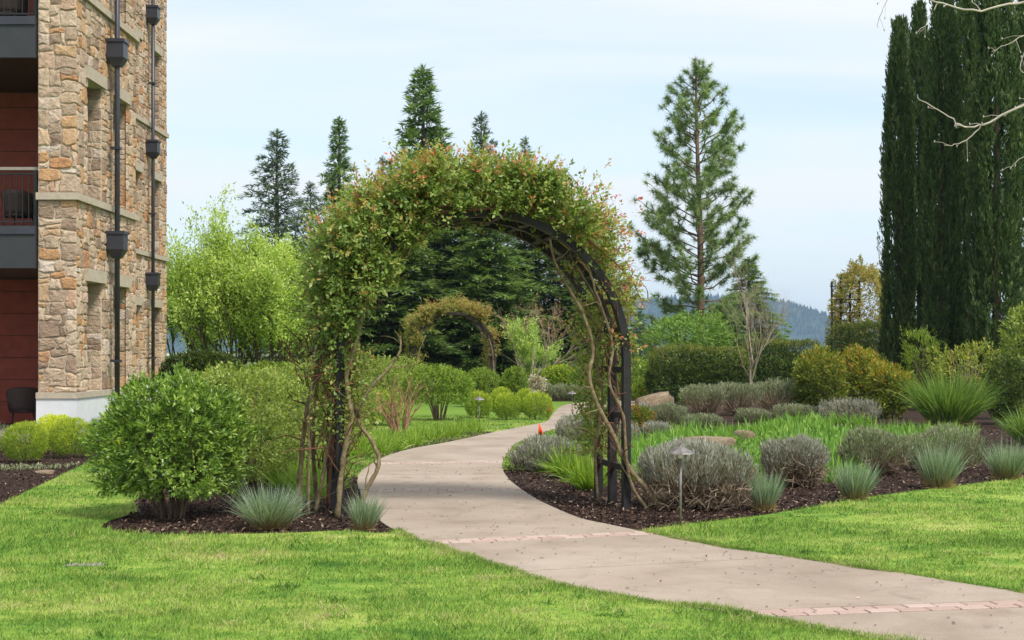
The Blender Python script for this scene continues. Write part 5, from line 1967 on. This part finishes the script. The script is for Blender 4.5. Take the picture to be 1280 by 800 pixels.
# ---- Italian cypresses
def cypress_mesh(seed, H, Rm):
    r_ = np.random.default_rng(seed)
    lv = Leaves()
    # upright plumes packed over the column
    NP, PP = 95, 80
    pa = r_.uniform(0, 6.28, NP)
    pz = r_.uniform(-.05, .97, NP) * H
    pl = r_.uniform(1.2, 3.0, NP)
    prf = lambda f: np.interp(f, [0, .04, .15, .4, .7, .88, 1.0], [.72, .86, 1.0, .97, .80, .5, .06])
    s_ = r_.uniform(0, 1, (NP, PP))
    zc = pz[:, None] + s_ * pl[:, None]
    rc = Rm * prf(np.clip(zc / H, 0, 1)) * r_.uniform(.70, 1.06, (NP, 1))
    pr = r_.uniform(.15, .32, (NP, 1)) * np.sin(np.clip(s_ * 1.05, .04, 1) * 3.05) ** .7
    b2 = r_.uniform(0, 6.28, (NP, PP))
    X = np.cos(pa)[:, None] * rc + np.cos(b2) * pr
    Y = np.sin(pa)[:, None] * rc + np.sin(b2) * pr
    ok_ = (zc > .02) & (zc < H * 1.0)
    Pp = np.stack([X[ok_], Y[ok_], zc[ok_]], 1)
    Op = np.stack([np.cos(b2)[ok_], np.sin(b2)[ok_], 0 * zc[ok_]], 1)
    tp = np.repeat(r_.normal(.48, .12, NP)[:, None], PP, 1)[ok_]
    Dp = nrm(Op * .5 + np.array([0, 0, 1.0]) + r_.normal(0, .22, Pp.shape))
    cluster(lv, r_, Pp, Dp, 5, .17, .15, .055, np.clip(tp + r_.normal(0, .16, len(tp)), 0, 1), .42, .2, .15, .1)
    n = 5000
    f_ = r_.uniform(0.01, 1, n)
    a = r_.uniform(0, 6.28, n)
    prof = np.interp(f_, [0, .04, .15, .4, .7, .88, 1.0], [.72, .86, 1.0, .97, .80, .5, .06])
    flute = lump_fn(r_, .12, 1, 6)
    Kd = np.stack([np.cos(a) * 4.0, np.sin(a) * 4.0, f_ * H * .55], 1)
    Kd2 = np.stack([np.cos(a) * 8.0, np.sin(a) * 8.0, f_ * H * 2.2], 1)
    lf = lump_fn(r_, .17, 1.0, 8)
    lf2 = lump_fn(r_, .13, 1.0, 8)
    l_ = lf(Kd) + lf2(Kd2)
    rad = Rm * .92 * prof * (1 + l_) * (1 - np.abs(r_.normal(0, .07, n)))
    P = np.stack([np.cos(a) * rad, np.sin(a) * rad, f_ * H], 1)
    O = np.stack([np.cos(a), np.sin(a), np.zeros(n)], 1)
    D = nrm(O * .55 + np.array([0, 0, 1.0]) + r_.normal(0, .24, (n, 3)))
    cluster(lv, r_, P, D, 5, .17, .16, .06, np.clip(.42 + r_.normal(0, .24, n), 0, 1), .42, .2, .15, .1)
    tk = MB()
    tk.tube([(0, 0, -.1), (0, 0, H * .5), (0, 0, H * .93)], [.16, .12, .03], 8)
    return tk.mesh('trunk'), lv.mesh('crown')


M['cypress'] = leafmat('cypress_spray', [(0, (.018, .034, .011)), (.5, (.040, .068, .021)), (.85, (.080, .115, .036)), (1, (.12, .135, .055))], rough=.6, spec=.2, trans=.15, gain=1.75)
cp = [cypress_mesh(441, 12.5, .85), cypress_mesh(442, 12.5, .90)]
for tkm, crm in cp:
    tkm.materials.append(M['bark'])
    crm.materials.append(M['cypress'])
for i, (px, Y, s, hz, lab) in enumerate([(1124, 42.5, .62, .925, 'leftmost dark columnar cypress with its tip at the photo top'), (1150, 46.5, .72, 1.04, 'second dark columnar cypress from the left'),
                                         (1178, 41.0, .68, 1.02, 'third dark columnar cypress from the left'), (1208, 45.5, .82, 1.07, 'fourth dark columnar cypress from the left'),
                                         (1246, 39.5, .82, 1.06, 'fifth dark columnar cypress, broadest near the right photo edge'), (1290, 42.5, .84, 1.05, 'rightmost dark columnar cypress cut by the photo edge')]):
    t = thing('cypress_tree', lab, 'tree', ((px - HX) / F * Y, Y, 0), i * 1.3, 'row of columnar cypress trees')
    t.scale = (s, s, hz)
    tkm, crm = cp[i % 2]
    mobj('trunk', tkm, t)
    mobj('crown', crm, t)

# ---- trellis with yellow climber by the cypresses
tr = thing('trellis', 'tall narrow dark timber trellis left of the cypress trees', 'trellis', ((1057 - HX) / F * 55.4, 55.4, 0), R(-12))
for u in (-.52, -.18, .18, .52):
    for v in (0, .9):
        MB().box((u - .035, v - .035, -.05), (u + .035, v + .035, 4.3 + .25 * math.cos(u * 2.6))).build('post', M['iron'], tr)
for k in range(8):
    z = .5 + k * .52
    MB().box((-.60, -.065, z), (.60, -.037, z + .045)).build('rail', M['iron'], tr)
r_ = np.random.default_rng(451)
t = thing('climbing_shrub', 'yellow-orange leaved climber spilling over the small trellis', 'shrub', ((1073 - HX) / F * 55.9, 55.9, 0))
lv = Leaves()
P, O = blob(r_, 3600, 1.15, 1.3, 5.2, .55, 2.6, .14, 4, .4)
cluster(lv, r_, P, O, 6, .14, .10, .05, r_.uniform(.1, .8, len(P)), .9, 0)
lv.build('foliage', M['climber'], t)
stems(t, r_, 12, 1.0, 4.2, M['bark'], .03)

# ---- bare branches reaching in from a tree right of the frame
r_ = np.random.default_rng(461)
t = thing('bare_tree', 'leafless tree outside the frame, pale twigs reaching in at top right', 'tree', (5.3, 10.4, 0))
mb = MB()
mb.tube([(0, 0, -.05), (-.03, 0, 1.2), (.05, .05, 2.4), (0, .1, 3.6), (-.05, .1, 4.6)], [.13, .115, .095, .07, .04], 9)
mb.build('trunk', M['bark'], t)


def twig_branch(pix, Y, r0, r1, subs, dy=0.0):
    pts = [PZ(px, py, Y + dy * i) - Vector((5.3, 10.4, 0)) for i, (px, py) in enumerate(pix)]
    q = [Vector(p) + Vector(r_.normal(0, .004, 3)) for p in catmull([tuple(p) for p in pts], 5)]
    n_ = len(q)
    mb2 = MB()
    mb2.tube(q, [r0 + (r1 - r0) * i / (n_ - 1) for i in range(n_)], 6, False)
    for _ in range(subs):
        j = int(r_.integers(n_ // 3, n_ - 1))
        d = (q[j + 1] - q[j]).normalized()
        e = (d + Vector(r_.normal(0, .55, 3))).normalized()
        L = r_.uniform(.05, .16)
        p1 = q[j] + e * L * .5 + Vector((0, 0, .01))
        p2 = q[j] + e * L
        mb2.tube([q[j], p1, p2], [r1 * .9, r1 * .75, r1 * .6], 5, False)
        mb2.lathe([(.0, -.008), (.005, 0), (.004, .008), (0, .014)], tuple(p2), 5)
    mb2.build('branch', M['twig_pale'], t)


twig_branch([(1640, 120), (1480, 90), (1330, 112), (1268, 137), (1230, 155), (1205, 158), (1180, 142), (1145, 122)], 10.0, .014, .0025, 9)
twig_branch([(1228, 155), (1212, 172), (1196, 180), (1180, 182)], 10.0, .005, .002, 3)
twig_branch([(1640, 120), (1500, 40), (1360, -10), (1275, 4), (1215, 12), (1170, 2), (1150, -12)], 9.7, .012, .004, 5)
twig_branch([(1172, 3), (1160, 25), (1150, 42)], 9.7, .004, .002, 2)
twig_branch([(1360, -10), (1250, -30), (1130, -20), (1105, 10), (1095, 35)], 9.9, .007, .0018, 4)
twig_branch([(1480, 90), (1380, 60), (1290, 44), (1262, 55), (1240, 64)], 10.2, .006, .002, 5)
twig_branch([(1330, 112), (1290, 95), (1276, 85), (1282, 60)], 9.9, .006, .002, 3)
twig_branch([(1480, 90), (1400, 170), (1310, 198), (1280, 196), (1262, 210)], 10.3, .006, .002, 3)

# ================================================================== path lights, flags
def path_light(label, loc, h):
    t = thing('path_light', label, 'path light', (loc[0], loc[1], 0), 0, 'hat-topped path lights')
    MB().tube([(0, 0, -.05), (0, 0, h * .86)], .011, 10).build('stake', M['lamp'], t)
    MB().lathe([(.0, h - .125), (.022, h - .125), (.024, h - .10), (.024, h - .05), (0, h - .05)], sides=14).build('lamp_glass', M['lampglass'], t)
    hat = MB().lathe([(0, h), (.012, h), (.016, h - .018), (.05, h - .032), (.125, h - .075), (.130, h - .083), (.120, h - .082), (.03, h - .045), (0, h - .04)], sides=8, smooth=False).build('hat', M['lamp'], t)
    MB().lathe([(0, h + .03), (.006, h + .026), (.009, h + .012), (.007, h + .001), (0, h)], sides=8).build('finial', M['lamp'], hat)


path_light('hat-topped path light on a thin stake nearest the right lawn', (G(849, 657)[0], 13.0), .755)
path_light('small path light before the leftmost far globe shrub', G(599, 530), .62)
path_light('small path light among the far globe shrubs at the back', G(667, 520), .66)
path_light('small path light across the far path bend before the round grey mound', (1.53, 36.2), .62)


def flag(label, loc, h, w, hh, rz):
    t = thing('marker_flag', label, 'flag', (loc[0], loc[1], 0), rz, 'orange marker flags')
    MB().tube([(0, 0, -.03), (0, 0, h)], .004, 6).build('wire', M['lamp'], t)
    V, Fc = [], []
    for i in range(7):
        u = i / 6
        y = .035 * math.sin(u * 5)
        V += [(u * w, y, h - hh * (1 - u * .06)), (u * w, y, h - hh * u * .90)]
    for i in range(6):
        Fc.append((2 * i, 2 * i + 2, 2 * i + 3, 2 * i + 1))
    o = mobj('banner', np_mesh('banner', np.array(V), np.array(Fc), smooth=True), t, M['orange'])
    md = o.modifiers.new('thickness', 'SOLIDIFY')
    md.thickness = .003


flag('small orange marker flag before the largest far globe shrub', G(684, 525), .40, .14, .22, .2)
flag('small orange marker flag at the inner path edge behind the long grey mound', (.50, 26.9), .26, .11, .24, -.3)

# ---- things glimpsed through the further arbor and behind the spring tree
cab = thing('garden_shed', 'pale grey shed wall glimpsed far through the further arbor', 'shed', ((545 - HX) / F * 78, 78, 0))
MB().box((-.8, 0, 0), (.2, 1.6, 1.95)).build('wall', M['base'], cab)
MB().box((.205, -.05, 0), (.30, .05, 2.1)).build('corner_post', M['white'], cab)
MB().box((-.9, -.1, 1.955), (.35, 1.7, 2.05)).build('roof', M['roof'], cab)
MB().box((-.35, -.012, .95), (-.1, -.002, 1.2)).build('pink_panel', M['pink'], cab)
fn = thing('rail_fence', 'low white rail fence far behind the spring trees', 'fence', (-15.2, 66, 0))
for z in (.55, 1.0, 1.4):
    MB().box((-6, -.02, z), (6, .02, z + .12)).build('rail', M['white'], fn)
for k in range(7):
    MB().box((-6.05 + k * 2, .025, -.05), (-5.93 + k * 2, .10, 1.6)).build('post', M['white'], fn)

# ================================================================== air between here and the hills
hz = MB().box((-4600, -80, -4), (4600, 5200, 190)).build('haze', None)
hm, nt, out = newmat('haze_air')
pv_ = nt.nodes.new('ShaderNodeVolumePrincipled')
pv_.inputs['Color'].default_value = (.52, .74, 1.0, 1)
pv_.inputs['Density'].default_value = .00015
pv_.inputs['Anisotropy'].default_value = .1
nt.links.new(pv_.outputs[0], out.inputs['Volume'])
hz.data.materials.clear()
hz.data.materials.append(hm)
tag(hz, 'pale blue haze hanging before the far hills', 'haze', kind='stuff')
